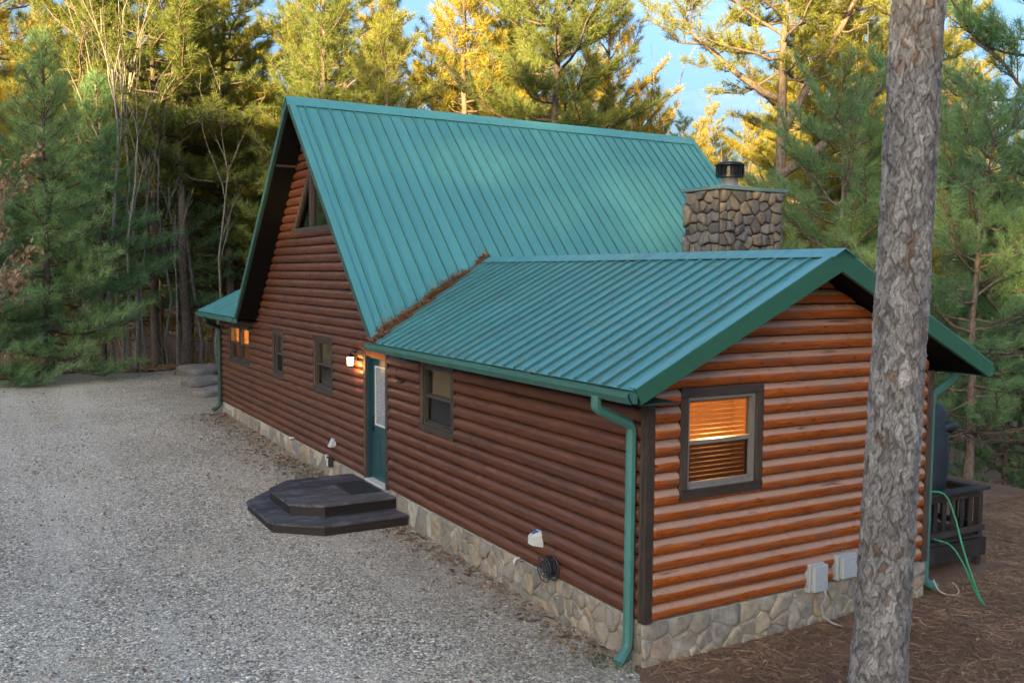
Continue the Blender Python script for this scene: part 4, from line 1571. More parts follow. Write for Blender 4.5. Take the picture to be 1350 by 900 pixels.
ins = 0.035
skirt([(-0.08, 6.62 + ins), (-1.33 + 0.02, 6.62 + ins), (-1.80 + ins, 7.03), (-1.80 + ins, 8.24), (-1.33 + .02, 8.72 - ins), (-0.08, 8.72 - ins)], -0.245, -0.088, M['skirt'])
skirt([(-0.08, 6.12 + ins), (-1.50 + 0.02, 6.12 + ins), (-2.18 + ins, 6.75), (-2.18 + ins, 8.29), (-1.45 + .02, 9.10 - ins), (-0.08, 9.10 - ins)], -0.50, -0.283, M['skirt'])
dm = empty('doormat', (-0.42, 7.55, -0.045))
tag(dm, 'black rubber doormat on the top step in front of the door', 'doormat')
MB().box(-0.70, -0.14, 7.10, 8.02, -0.046, -0.030, bev=0.004).build('pad', M['mat'], dm)
m_ = MB()
for k in range(22):
    y = 7.14 + k * 0.04
    m_.box(-0.67, -0.17, y, y + 0.018, -0.030, -0.024)
m_.build('ribs', M['mat'], dm)

# ---------------------------------------------------------------- side deck with railing
dk = empty('side_deck', (6.0, 3.0, -0.6))
tag(dk, 'dark weathered wooden side deck with railing right of the pine trunk', 'deck')
DX0, DX1, DY0, DY1 = W + 0.20, 6.55, 0.42, 5.2
FZ = -0.02
n = int((DX1 - DX0) / 0.14)
for k in range(int((DY1 - DY0) / 0.142)):
    y = DY0 + k * 0.142
    MB().box(DX0, DX1, y, y + 0.134, FZ - 0.036, FZ + random.uniform(-.002, .002)).build('plank', M['deck_side'], dk)
MB().box(DX0, DX1 + 0.02, DY0 - 0.045, DY0 - 0.006, FZ - 0.30, FZ - 0.045).build('beam', M['deck_side'], dk)
MB().box(DX1 + 0.004, DX1 + 0.04, DY0 - 0.005, DY1, FZ - 0.30, FZ - 0.045).build('beam', M['deck_side_y'], dk)
RZt = 0.68
for (px, py) in ((DX1 - 0.06, DY0 + 0.0), (DX1 - 0.06, 2.6), (DX1 - 0.06, DY1 - 0.1), (DX0 + 0.02, DY0)):
    MB().box(px - 0.045, px + 0.045, py + 0.002, py + 0.092, -1.3 if px > 5 else -0.6, RZt - 0.045, bev=0.004).build('post', M['deck_side'], dk)
MB().box(DX0 - 0.02, DX1 + 0.06, DY0 - 0.06, DY0 + 0.12, RZt - 0.04, RZt, bev=0.004).build('top_rail', M['deck_side'], dk)
MB().box(DX1 - 0.12, DX1 + 0.06, DY0 + 0.125, DY1, RZt - 0.04, RZt, bev=0.004).build('top_rail', M['deck_side_y'], dk)
MB().box(DX0, DX1 - 0.11, DY0 + 0.02, DY0 + 0.06, RZt - 0.14, RZt - 0.05).build('rail', M['deck_side'], dk)
MB().box(DX0, DX1 + 0.0, DY0 - 0.03, DY0 - 0.0, FZ + 0.06, FZ + 0.15).build('rail', M['deck_side'], dk)
MB().box(DX1 - 0.07, DX1 - 0.03, DY0 + 0.1, DY1, FZ + 0.06, FZ + 0.15).build('rail', M['deck_side_y'], dk)
MB().box(DX1 - 0.07, DX1 - 0.03, DY0 + 0.1, DY1, RZt - 0.14, RZt - 0.05).build('rail', M['deck_side_y'], dk)
x = DX0 + 0.14
while x < DX1 - 0.15:
    MB().box(x, x + 0.085, DY0 + 0.062, DY0 + 0.088, FZ + 0.03, RZt - 0.05).build('baluster', M['deck_side'], dk)
    x += 0.20
y = DY0 + 0.2
while y < DY1 - 0.1:
    MB().box(DX1 - 0.028, DX1 - 0.006, y, y + 0.085, FZ + 0.03, RZt - 0.05).build('baluster', M['deck_side_y'], dk)
    y += 0.20
# covered grill on the deck
gr = empty('covered_grill', (6.08, 1.02, -0.02))
tag(gr, 'tall dark grill under a navy cover on the side deck', 'grill')
m_ = MB()
cx_, cy_ = 6.08, 1.02
ringsv = []
NR = 28
for z, rx_, ry_, fold in ((0.42, .20, .20, .02), (0.55, .30, .30, .05), (0.8, .36, .34, .05), (1.1, .37, .35, .035), (1.35, .36, .34, .03), (1.55, .33, .32, .02), (1.72, .31, .30, .008), (1.82, .27, .26, .004), (1.86, .12, .12, 0)):
    for k in range(NR):
        th = 2 * math.pi * k / NR
        f_ = 1 + fold * math.sin(th * 6 + z * 2.0) * 2.2
        ringsv.append((cx_ + rx_ * f_ * math.cos(th), cy_ + ry_ * f_ * math.sin(th), z))
nz_ = len(ringsv) // NR
fs = []
for i in range(nz_ - 1):
    for k in range(NR):
        j = (k + 1) % NR
        fs.append((i * NR + k, i * NR + j, i * NR + NR + j, i * NR + NR + k))
fs.append(tuple((nz_ - 1) * NR + k for k in range(NR)))
fs.append(tuple(range(NR - 1, -1, -1)))
mk('cover', [(cx_ + (a_ - cx_) * 0.72, cy_ + (b_ - cy_) * 0.72, c_) for a_, b_, c_ in ringsv], fs, M['cover'], gr, True)
mb = MB()
mb.tube([(6.10, 0.84, 1.48), (6.20, 0.76, 1.55), (6.30, 0.78, 1.53), (6.34, 0.87, 1.44)], [0.05, .075, .07, .04], 8)
mb.build('side_shelf', M['cover'], gr, True)
for sx_, sy_ in ((-.2, -.2), (.2, -.2), (-.2, .2), (.2, .2)):
    MB().tube([(cx_ + sx_ * .6, cy_ + sy_ * .6, 0.5), (cx_ + sx_ * 1.0, cy_ + sy_ * 1.0, -0.015)], 0.018, 6).build('leg', M['black'], gr)
mb = MB()
mb.lathe([(0.05, 1.86), (0.05, 1.93), (0.03, 1.95)], (cx_, cy_, 0), 10)
mb.build('knob', M['black'], gr)

# hoses
def curve_pts(P, n=10):
    P = [Vector(p) for p in P]
    out = []
    for i in range(len(P) - 1):
        p0, p1, p2, p3 = P[max(i - 1, 0)], P[i], P[i + 1], P[min(i + 2, len(P) - 1)]
        for k in range(n):
            t = k / n
            out.append(0.5 * ((2 * p1) + (-p0 + p2) * t + (2 * p0 - 5 * p1 + 4 * p2 - p3) * t * t + (-p0 + 3 * p1 - 3 * p2 + p3) * t ** 3))
    out.append(P[-1])
    return out


hs = empty('garden_hose', (6.0, 0.2, -0.5))
tag(hs, 'bright green garden hose looped over the deck railing to the ground', 'hose')
gz = float(ground_h(4.9, -0.6))
MB().tube(curve_pts([(5.15, 0.60, 0.70), (5.32, 0.46, 0.725), (5.52, 0.34, 0.68), (5.58, 0.22, 0.40), (5.52, 0.05, 0.05), (5.36, -0.2, -0.25), (5.12, -0.48, -0.42), (4.92, -0.70, gz + 0.02)]), 0.014, 7).build('loop', M['hose'], hs, True)
MB().tube(curve_pts([(5.25, 0.30, 0.10), (5.42, 0.16, 0.03), (5.45, 0.0, -0.15), (5.25, -0.3, -0.36), (5.05, -0.52, gz + 0.05), (4.95, -0.66, gz + 0.02)]), 0.012, 7).build('loop', M['hose'], hs, True)
tag(MB().tube(curve_pts([(4.75, -0.08, -0.28), (4.78, -0.16, -0.42), (4.95, -0.25, -0.50 + 0.03), (5.12, -0.2, -0.45), (5.2, -0.05, -0.40)]), 0.010, 6).build('loose_cord', M['cord'], None, True),
    'thin tan cord curled below the right downspout', 'cord')

# ---------------------------------------------------------------- boulders at the end of the drive
def boulder(x, y, sx_, sy_, sz_, rz, seed, label):
    rg = np.random.default_rng(seed)
    n1, n2 = 22, 12
    vs = []
    ph = rg.uniform(0, 6, 8)
    for i in range(n2 + 1):
        la = math.pi * i / n2 - math.pi / 2
        for k in range(n1):
            lo_ = 2 * math.pi * k / n1
            d = Vector((math.cos(la) * math.cos(lo_), math.cos(la) * math.sin(lo_), math.sin(la)))
            # boxy super-ellipsoid with chips
            p_ = 5.5
            rr = (abs(d.x) ** p_ + abs(d.y) ** p_ + abs(d.z) ** p_) ** (-1 / p_)
            rr *= 1 + 0.10 * math.sin(3 * d.x + 5 * d.y + ph[0]) + 0.05 * math.sin(7 * d.y - 4 * d.z + ph[1]) + 0.03 * math.sin(13 * d.x + 9 * d.z + ph[2]) + rg.normal(0, 0.012)
            vs.append((d.x * rr * sx_, d.y * rr * sy_, d.z * rr * sz_))
    fs = []
    for i in range(n2):
        for k in range(n1):
            j = (k + 1) % n1
            fs.append((i * n1 + k, i * n1 + j, i * n1 + n1 + j, i * n1 + n1 + k))
    o = mk('boulder', vs, fs, M['boulder'], None, True)
    o.location = (x, y, float(ground_h(x, y)) + sz_ * 0.55)
    o.rotation_euler = (0.03, -0.04, rz)
    tag(o, label, 'boulder', 'flat boulders at the end of the driveway')


boulder(0.35, 22.6, 0.55, 0.36, 0.18, 0.25, 1, 'nearest flat grey boulder beside the far left downspout')
boulder(0.60, 25.2, 0.62, 0.50, 0.22, 0.1, 2, 'middle of the three flat grey boulders by the driveway')
boulder(1.05, 28.3, 0.62, 0.66, 0.24, 0.4, 3, 'farthest flat boulder at the back edge of the driveway')

# ---------------------------------------------------------------- trees
def tubes_np(paths):
    """list of (points Nx3, radii N, sides) -> verts, tris"""
    V, Tt, k = [], [], 0
    for P, R, n in paths:
        P = np.asarray(P, float)
        m = len(P)
        t = np.gradient(P, axis=0)
        t /= np.linalg.norm(t, axis=1)[:, None] + 1e-9
        ref = np.array([0.31, 0.17, 0.93]) if abs(t[:, 2]).mean() < 0.8 else np.array([1.0, 0.2, 0.0])
        a = np.cross(t, ref)
        a /= np.linalg.norm(a, axis=1)[:, None] + 1e-9
        b = np.cross(t, a)
        th = np.arange(n) * 2 * np.pi / n
        ring = P[:, None, :] + (a[:, None, :] * np.cos(th)[None, :, None] + b[:, None, :] * np.sin(th)[None, :, None]) * np.asarray(R)[:, None, None]
        V.append(ring.reshape(-1, 3))
        i = (np.arange(m - 1)[:, None] * n + np.arange(n)[None, :]).ravel()
        j = (np.arange(m - 1)[:, None] * n + (np.arange(n)[None, :] + 1) % n).ravel()
        Tt.append(np.concatenate([np.stack([i, j, j + n], 1), np.stack([i, j + n, i + n], 1)]) + k)
        k += m * n
    return np.concatenate(V), np.concatenate(Tt)


def needle_mesh(name, O, D, n, ln, wd, spread, rng, back=0.25):
    """tufts of needles: O origins, D axes, n needles per tuft"""
    O = np.repeat(np.asarray(O), n, 0)
    D = np.repeat(np.asarray(D), n, 0)
    N = len(O)
    d = D + rng.normal(0, spread, (N, 3))
    d /= np.linalg.norm(d, axis=1)[:, None] + 1e-9
    s = np.cross(d, rng.normal(0, 1, (N, 3)))
    s /= np.linalg.norm(s, axis=1)[:, None] + 1e-9
    l_ = (ln * rng.uniform(0.65, 1.25, N))[:, None]
    w_ = wd * rng.uniform(0.7, 1.3, N)[:, None]
    o = O - D * (rng.uniform(0, back, N) * ln)[:, None] + rng.normal(0, 0.14 * ln, (N, 3))
    v = np.stack([o - s * w_ / 2, o + s * w_ / 2, o + d * l_], 1).reshape(-1, 3)
    return mesh_np(name, v, np.arange(N * 3).reshape(-1, 3))


def unit(v):
    v = np.asarray(v, float)
    return v / (np.linalg.norm(v) + 1e-9)


def grow_pine(seed, H, cb, R, nb, r0, shape='mature', nn=13, ln=0.24, wd=0.022, dead=6, tstep=0.20, lean=0.02, sub=5.0, sparse=0.0, fork=None, up=0.0):
    """returns (trunk mesh, crown mesh)"""
    rg = np.random.default_rng(seed)
    m = 14
    zz = np.linspace(0, 1, m)
    sway = np.cumsum(rg.normal(0, lean, (m, 2)), 0) * H / m * 2
    trunk = np.stack([sway[:, 0] - sway[0, 0], sway[:, 1] - sway[0, 1], zz * H], 1)
    trunk[0, 2] = -0.4
    rad = r0 * (1 - zz) ** 0.8 + 0.012
    rad[0] *= 1.35
    paths = [(trunk, rad, 9)]
    tips_o, tips_d = [], []

    def pos(t):
        return np.array([np.interp(t, zz, trunk[:, k]) for k in range(3)])

    axes = [(pos, H, cb, 1.0, r0)]
    if fork:
        axes = []
        for (tf, az, ang, lf, rs) in fork:
            b0 = pos(tf)
            k = np.linspace(0, 1, 9)
            ext = lf * H
            out = np.array([math.cos(az), math.sin(az), 0])
            P = b0 + np.outer(np.sin(k * math.pi / 2) * ext * math.sin(ang), out) + np.outer(k * ext * math.cos(ang) + 0.06 * ext * k * k, [0, 0, 1.0]) + np.cumsum(rg.normal(0, 0.06, (9, 3)), 0)
            P[0] = b0
            paths.append((P, r0 * rs * (1 - k * 0.8), 8))
            axes.append(((lambda t, P=P, k=k: np.array([np.interp(t, k, P[:, q]) for q in range(3)])), ext, 0.3, rs * 1.15, r0 * rs))
        axes.append((pos, H, cb, 1.0, r0))
    for (pf, HH, c0, rs, rr0) in axes:
        nbb = int(nb * (1.0 if pf is pos else 0.45))
        az = rg.uniform(0, 6.28)
        for i in range(nbb):
            s = (i + rg.uniform(0, 0.9)) / nbb
            if rg.random() < sparse:
                continue
            t = c0 + (0.995 - c0) * s
            base = pf(t)
            az += 2.4 + rg.normal(0, 0.35)
            if shape == 'young':
                Lb = R * (1.03 - s) ** 0.75 * rg.uniform(0.75, 1.1)
                el = math.radians(-6 + 58 * s + rg.normal(0, 7))
            elif shape == 'mature':
                Lb = R * (0.35 + 0.75 * math.sin(math.pi * min(1, 0.18 + 0.80 * s))) * (1.05 - 0.65 * s * s) * rg.uniform(0.55, 1.15)
                el = math.radians(-4 + 48 * s + rg.normal(0, 12))
            else:
                Lb = R * (0.8 + 0.5 * math.sin(math.pi * s)) * rg.uniform(0.6, 1.15)
                el = math.radians(2 + 40 * s + rg.normal(0, 14))
            el += up
            Lb *= rs
            h = np.array([math.cos(az), math.sin(az), 0])
            kk = np.linspace(0, 1, 6)
            bend = rg.normal(0, 0.10)
            side = np.array([-h[1], h[0], 0])
            P = base + np.outer(kk * Lb * math.cos(el), h) + np.outer(kk * Lb * math.sin(el) + 0.16 * Lb * kk ** 2 - 0.10 * Lb * np.sin(kk * 3.1), [0, 0, 1]) + np.outer(np.sin(kk * 2.5) * bend * Lb, side)
            P[1:] += rg.normal(0, 0.02 * Lb, (5, 3))
            br = min(rr0 * 0.5 * (1 - t * 0.55), 0.014 + 0.014 * Lb)
            paths.append((P, br * (1 - kk * 0.82), 5))
            ns = int(2 + Lb * sub)
            bd = unit(P[-1] - P[2])
            for q in range(ns):
                f = 0.22 + 0.78 * (q + rg.random()) / ns
                o = np.array([np.interp(f, kk, P[:, c]) for c in range(3)])
                sg = 1 if q % 2 else -1
                sl = (0.16 + 0.34 * Lb * (1.05 - f)) * rg.uniform(0.6, 1.25)
                sl = min(sl, 1.1)
                dd = unit(bd * rg.uniform(0.5, 1.0) + side * sg * rg.uniform(0.4, 1.1) + np.array([0, 0, rg.uniform(-0.1, 0.5)]))
                e = o + dd * sl + np.array([0, 0, 0.12 * sl])
                paths.append((np.array([o, (o + e) / 2 + rg.normal(0, .02, 3), e]), np.array([0.010, 0.008, 0.004]) * (1 + 0.4 * Lb / 2), 3))
                nt_ = max(1, int(sl / tstep))
                for z in range(nt_):
                    ff = 1 - z * tstep / max(sl, tstep) * 0.9
                    tips_o.append(o + (e - o) * ff)
                    tips_d.append(unit(dd + np.array([0, 0, 0.35])))
            tips_o.append(P[-1])
            tips_d.append(unit(bd + np.array([0, 0, 0.3])))
    # dead lower branches
    for i in range(dead):
        t = rg.uniform(0.12, max(0.14, cb))
        az = rg.uniform(0, 6.28)
        h = np.array([math.cos(az), math.sin(az), 0])
        Lb = R * rg.uniform(0.25, 0.8)
        kk = np.linspace(0, 1, 5)
        P = pos(t) + np.outer(kk * Lb, h) + np.outer(rg.uniform(-0.25, 0.3) * Lb * kk ** 2, [0, 0, 1]) + rg.normal(0, 0.03 * Lb, (5, 3))
        paths.append((P, (0.012 + 0.01 * Lb) * (1 - kk * 0.85), 4))
        for q in range(4):
            f = rg.uniform(0.3, 0.95)
            o = np.array([np.interp(f, kk, P[:, c]) for c in range(3)])
            dd = unit(h + rg.normal(0, 0.7, 3))
            paths.append((np.array([o, o + dd * Lb * 0.28]), np.array([0.008, 0.003]), 3))
    v, tr = tubes_np(paths)
    mt = mesh_np('trunk', v, tr)
    mt.polygons.foreach_set('use_smooth', [True] * len(mt.polygons))
    mc = needle_mesh('crown', tips_o, tips_d, nn, ln, wd, 0.75, rg)
    return mt, mc


def grow_bare(seed, H, r0, levels=2, spread=0.26, top=(6, 3, 2), low=0.55):
    rg = np.random.default_rng(seed)
    paths = []

    def rec(o, d, Lb, r_, lev):
        kk = np.linspace(0, 1, 6)
        P = o + np.outer(kk * Lb, d) + np.cumsum(rg.normal(0, 0.018 * Lb, (6, 3)), 0) + np.outer(0.06 * Lb * kk ** 2, [0, 0, 1])
        P[0] = o
        paths.append((P, r_ * (1 - 0.7 * kk) + 0.003, 6 if lev == 0 else (4 if lev == 1 else 3)))
        if lev < levels:
            n_ = top[lev]
            for q in range(n_):
                f = rg.uniform(low if lev == 0 else 0.25, 1.0)
                oo = np.array([np.interp(f, kk, P[:, c]) for c in range(3)])
                az = rg.uniform(0, 6.28)
                sd_ = np.array([math.cos(az), math.sin(az), rg.uniform(0.1, 0.7)])
                rec(oo, unit(d * 0.8 + sd_ * spread * 1.5), Lb * rg.uniform(0.25, 0.42), r_ * (1 - 0.6 * f) * 0.5, lev + 1)

    rec(np.array([0, 0, -0.3]), unit(np.array([rg.normal(0, .03), rg.normal(0, .03), 1])), H, r0, 0)
    v, tr = tubes_np(paths)
    mt = mesh_np('trunk', v, tr)
    return mt


def plant_tree(name, label, cat, group, x, y, mt, mc, bark, leaf, rz=None, sc=1.0, tilt=0.0, sink=0.0):
    e = empty(name, (x, y, float(ground_h(x, y)) - sink))
    e.rotation_euler = (tilt, tilt * 0.4, random.uniform(0, 6.28) if rz is None else rz)
    e.scale = (sc, sc, sc)
    tag(e, label, cat, group)
    for nm, me, ma in (('trunk', mt, bark), ('crown', mc, leaf)):
        if me is None:
            continue
        o = bpy.data.objects.new(nm, me)
        if len(me.materials) == 0:
            me.materials.append(ma)
        COL.objects.link(o)
        o.parent = e
        o.material_slots[0].link = 'OBJECT'
        o.material_slots[0].material = ma
    return e


PINE = {}
for k_, a_ in dict(
    tallA=dict(seed=21, H=23, cb=0.28, R=4.3, nb=74, r0=0.21, dead=14, nn=24, wd=0.022, ln=0.32, sub=5.2, tstep=0.18),
    tallB=dict(seed=22, H=24, cb=0.36, R=4.3, nb=66, r0=0.22, dead=16, nn=24, wd=0.022, ln=0.32, sub=5.2, tstep=0.18),
    tallC=dict(seed=23, H=21, cb=0.22, R=4.0, nb=74, r0=0.19, dead=10, nn=24, wd=0.022, ln=0.32, sub=5.2, tstep=0.18),
    tallD=dict(seed=24, H=24, cb=0.42, R=3.9, nb=60, r0=0.20, dead=18, nn=24, wd=0.022, ln=0.32, sub=5.2, tstep=0.18),
    fullA=dict(seed=25, H=18, cb=0.12, R=3.7, nb=96, r0=0.18, shape='young', sub=5.0, nn=24, wd=0.022, ln=0.32, tstep=0.18),
    youngA=dict(seed=26, H=12.0, cb=0.05, R=3.5, nb=92, r0=0.14, shape='young', sub=6.5, nn=19, ln=0.30, wd=0.018, tstep=0.18),
    youngB=dict(seed=27, H=9.5, cb=0.04, R=3.0, nb=84, r0=0.12, shape='young', sub=6.5, nn=19, ln=0.30, wd=0.018, tstep=0.18),
    midB=dict(seed=33, H=12, cb=0.27, R=3.3, nb=64, r0=0.13, dead=10, shape='young', nn=20, wd=0.020, ln=0.31, sub=5.6, tstep=0.18),
    midA=dict(seed=28, H=14, cb=0.12, R=3.2, nb=70, r0=0.15, dead=10, nn=24, wd=0.022, ln=0.32, sub=5.2, tstep=0.18),
    forked=dict(seed=29, H=17.0, cb=0.70, R=3.0, nb=34, r0=0.30, dead=5, shape='open', sparse=0.15, sub=4.2, nn=22, wd=0.020, ln=0.30, tstep=0.17,
                fork=[(0.52, math.radians(-62), math.radians(38), 0.50, 0.55), (0.60, math.radians(-40), math.radians(22), 0.44, 0.5), (0.66, math.radians(140), math.radians(48), 0.26, 0.42)]),
    sideA=dict(seed=30, H=14, cb=0.10, R=4.0, nb=62, r0=0.19, dead=20, shape='open', sub=5.4, nn=24, sparse=0.08, ln=0.30, wd=0.016, tstep=0.16),
    sideB=dict(seed=31, H=13, cb=0.12, R=3.6, nb=58, r0=0.16, dead=22, shape='open', sub=5.4, nn=24, sparse=0.10, ln=0.30, wd=0.015, tstep=0.16),
).items():
    PINE[k_] = grow_pine(**a_)
BARE = [grow_bare(41, 8.5, 0.07), grow_bare(42, 11.0, 0.10), grow_bare(43, 6.5, 0.05)]

random.seed(19)
B, BG = M['bark'], M['bark_grey']


def pine(kind, u, depth, label, sc=1.0, leaf='needle', rz=None, bark=B, group=None, sink=0.0, name='pine_tree', tilt=0.0):
    x, y = at(u, depth)
    mt, mc = PINE[kind]
    return plant_tree(name, label, 'pine tree', group, x, y, mt, mc, bark, M[leaf], rz, sc, tilt, sink)


# trees one can single out
pine('youngA', 62, 33, 'dense green young pine with boughs to the ground at the far left', 1.0, 'needle_young')
pine('midB', 135, 37, 'green pine with raised boughs right of the dense young pine at left', 0.95, 'needle_young')
pine('youngB', -30, 31, 'dense green pine cut by the left edge of the picture', 0.95, 'needle_young')
pine('tallB', 244, 41, 'slender pine with tall bare trunk just left of the cabin', 0.93, 'needle')
pine('fullA', 618, 40, 'broad yellow-green pine in full sun behind the long roof', 1.12, 'needle_gold')
pine('tallA', 735, 36, 'pine with dark layered boughs over the right half of the roof', 0.95, 'needle')
pine('forked', 1018, 33, 'large forked pine with orange limbs behind the stone chimney', 1.08, 'needle', rz=0.0, bark=M['bark'])
pine('sideA', 1110, 27, 'shaded green pine half hidden by the big foreground trunk', 0.70, 'needle_young')
pine('sideB', 1285, 21, 'open green pine with bare twigs right of the foreground trunk', 0.62, 'needle_young')
pine('sideA', 1375, 24, 'wide-branched pine at the right edge of the picture', 1.0, 'needle_young')
pine('youngB', 1335, 25, 'low bushy pine beside the side deck at the right edge', 0.62, 'needle_young')
pine('tallC', 455, 43, 'pine with dark green crown directly above the cabin ridge start', 1.0, 'needle')
pine('fullA', 352, 47, 'sunlit full pine close behind the peak of the gable', 0.95, 'needle_gold')
pine('fullA', 500, 49, 'leafy yellow-green pine over the left part of the ridge', 1.2, 'needle_gold')
pine('midA', 398, 44, 'shorter green pine right behind the tip of the gable', 1.25, 'needle')
pine('tallC', 795, 45, 'golden pine over the right third of the ridge', 0.98, 'needle_gold')
pine('midA', 862, 50, 'golden pine left of the forked pine over the ridge end', 1.18, 'needle_gold')
pine('midA', 915, 46, 'low golden pine between the ridge end and the chimney', 0.98, 'needle_gold')
pine('midB', 212, 43, 'feathery green pine left of the slender bare trunk', 1.15, 'needle_young')
pine('midB', 292, 46, 'feathery green pine touching the left slope of the gable', 1.25, 'needle_young')
pine('midB', 176, 52, 'feathery green pine set back beyond the saplings', 1.3, 'needle')
# the wood behind: rows of pines nothing tells apart
wood = []
rows = [(41, [10, 100, 205, 300, 420, 520, 690, 800, 1070, 1180, 1262, 1350]),
        (47, [-25, 60, 145, 235, 330, 395, 480, 560, 650, 720, 785, 850, 1100, 1225, 1310]),
        (56, [-20, 40, 110, 180, 250, 330, 420, 500, 590, 660, 740, 810, 890, 970, 1060, 1150, 1240, 1320]),
        (68, [10, 75, 140, 215, 290, 370, 450, 540, 620, 700, 780, 860, 940, 1010, 1090, 1180, 1270, 1350])]
kinds = ['tallA', 'tallB', 'tallC', 'tallD', 'midA', 'fullA']
rr = random.Random(3)
for dep, us in rows:
    for u in us:
        k_ = rr.choice(kinds)
        gap = 1.0
        if 840 < u < 1000 or 1240 < u < 1400:      # lower wood where the sky opens
            gap = (0.70 if dep < 60 else 0.74) if u < 1100 else (0.58 if dep < 60 else 0.66)
        elif dep > 50:
            gap = rr.uniform(0.95, 1.15)
        leaf_ = rr.choice(['needle', 'needle_gold', 'needle_gold', 'needle'])
        wood.append((u, dep, leaf_, pine(k_, u + rr.uniform(-14, 14), dep + rr.uniform(-4, 4), '', gap * rr.uniform(0.85, 1.05), leaf_, group='pines of the wood behind the cabin')))
ROWN = {41: 'front row', 47: 'second row', 56: 'third row', 68: 'back row'}
ZONES = [(75, 'at the far left edge'), (200, 'above the far end of the driveway'), (300, 'just left of the cabin gable'), (400, 'behind the gable peak'), (545, 'behind the left third of the ridge'),
         (700, 'behind the middle of the ridge'), (840, 'behind the right third of the ridge'), (960, 'in the low gap left of the chimney'), (1110, 'behind the stone chimney'),
         (1215, 'hidden partly by the foreground trunk'), (1290, 'just right of the foreground trunk'), (9999, 'at the far right edge')]
byz = {}
for u, dep, leaf_, o in wood:
    zn = next(z for lim, z in ZONES if u < lim)
    byz.setdefault((dep, zn), []).append((u, leaf_, o))
for (dep, zn), lst in byz.items():
    lst.sort(key=lambda q: q[0])
    side = {1: [''], 2: ['left ', 'right '], 3: ['left ', 'middle ', 'right ']}.get(len(lst), ['left ', 'inner left ', 'inner right ', 'right '])
    for (u, leaf_, o), sd_ in zip(lst, side):
        o['label'] = '%s%s pine, %s, %s' % (sd_, 'yellowish' if leaf_ == 'needle_gold' else 'green', ROWN[dep], zn)

# bare saplings and thin trunks along the drive end and to the right
sap = [(148, 37, 1), (158, 38, 0), (167, 36, 0), (176, 39, 1), (188, 37, 0), (222, 39, 0), (232, 38, 2), (262, 42, 1), (285, 40, 0), (118, 39, 1), (205, 44, 1), (330, 50, 1), (395, 46, 1),
       (1240, 33, 0), (1262, 30, 0), (1278, 34, 1), (1305, 31, 0), (1322, 36, 1), (1345, 33, 0), (1090, 34, 1), (1140, 38, 1), (1060, 36, 0), (870, 44, 1), (960, 40, 1)]
ORD = ['first', 'second', 'third', 'fourth', 'fifth', 'sixth', 'seventh', 'eighth', 'ninth', 'tenth', 'eleventh', 'twelfth', 'thirteenth', 'fourteenth']
sap.sort()
nl = sum(1 for q in sap if q[0] < 500)
for si, (u, d, v) in enumerate(sap):
    x, y = at(u, d)
    left = u < 500
    plant_tree('bare_sapling', ('%s thin bare grey sapling from the left beyond the driveway' % ORD[si]) if left else ('%s thin bare grey sapling from the left in the wood right of the roof ridge' % ORD[si - nl]), 'sapling',
               'bare saplings left of the cabin' if left else 'bare saplings right of the cabin', x, y, BARE[v], None, BG, None, None, random.uniform(0.8, 1.15), random.uniform(-0.05, 0.05))

# tree with dead leaves at the left edge
rg = np.random.default_rng(77)
db = grow_bare(52, 5.2, 0.05, 3, 0.5, (9, 5, 3), 0.3)
co = np.zeros(len(db.vertices) * 3, np.float32)
db.vertices.foreach_get('co', co)
co = co.reshape(-1, 3)
pick = co[rg.choice(np.where(co[:, 2] > 1.8)[0], 1500)]
o3 = pick + rg.normal(0, 0.07, pick.shape)
ax = rg.normal(0, 1, o3.shape)
ax /= np.linalg.norm(ax, axis=1)[:, None]
bx = np.cross(ax, rg.normal(0, 1, o3.shape))
bx /= np.linalg.norm(bx, axis=1)[:, None]
lv = np.stack([o3 - ax * .055, o3 + bx * .028, o3 + ax * .055, o3 - bx * .028], 1).reshape(-1, 3)
q0 = np.arange(len(o3)) * 4
dl = mesh_np('crown', lv, np.concatenate([np.stack([q0, q0 + 1, q0 + 2], 1), np.stack([q0, q0 + 2, q0 + 3], 1)]))
x, y = -6.35, 14.6
plant_tree('beech_sapling', 'small tree holding pale brown dead leaves at the left edge', 'sapling', None, x, y, db, dl, BG, M['dead_leaf'], 0.4, 1.25)

# leafless brush under the trees
n = 26000
bu, bd = rg.uniform(-60, 1410, n), 33 + 40 * rg.random(n) ** 1.3
dxy = np.array([F_.x, F_.y]) / math.hypot(F_.x, F_.y) + np.outer((bu - 675) / FPX, np.array([R_.x, R_.y]))
bx_, by_ = CAM.x + dxy[:, 0] * bd, CAM.y + dxy[:, 1] * bd
ok = ((by_ > 32.5) | (bx_ > 12.5)) & (np.sin(bx_ * 0.9) + np.sin(by_ * 0.7 + 1) + rg.normal(0, 0.7, n) > -0.5)
bx_, by_ = bx_[ok], by_[ok]
n = len(bx_)
o3 = np.stack([bx_, by_, ground_h(bx_, by_)], 1)
dv = np.stack([rg.normal(0, 0.35, n), rg.normal(0, 0.35, n), np.ones(n)], 1)
hh = rg.uniform(0.5, 2.6, n)[:, None]
a = rg.uniform(0, 6.28, n)
sv = np.stack([np.cos(a), np.sin(a), np.zeros(n)], 1) * rg.uniform(0.008, 0.022, n)[:, None]
o3[:, 2] += np.where(rg.random(n) < 0.6, 0, rg.uniform(0.2, 1.2, n))
v = np.stack([o3 - sv, o3 + sv, o3 + dv * hh], 1).reshape(-1, 3)
tag(link('brush', mesh_np('brush', v, np.arange(n * 3).reshape(-1, 3)), M['twig']), 'leafless brown brush under the pines beyond the cabin', kind='stuff')

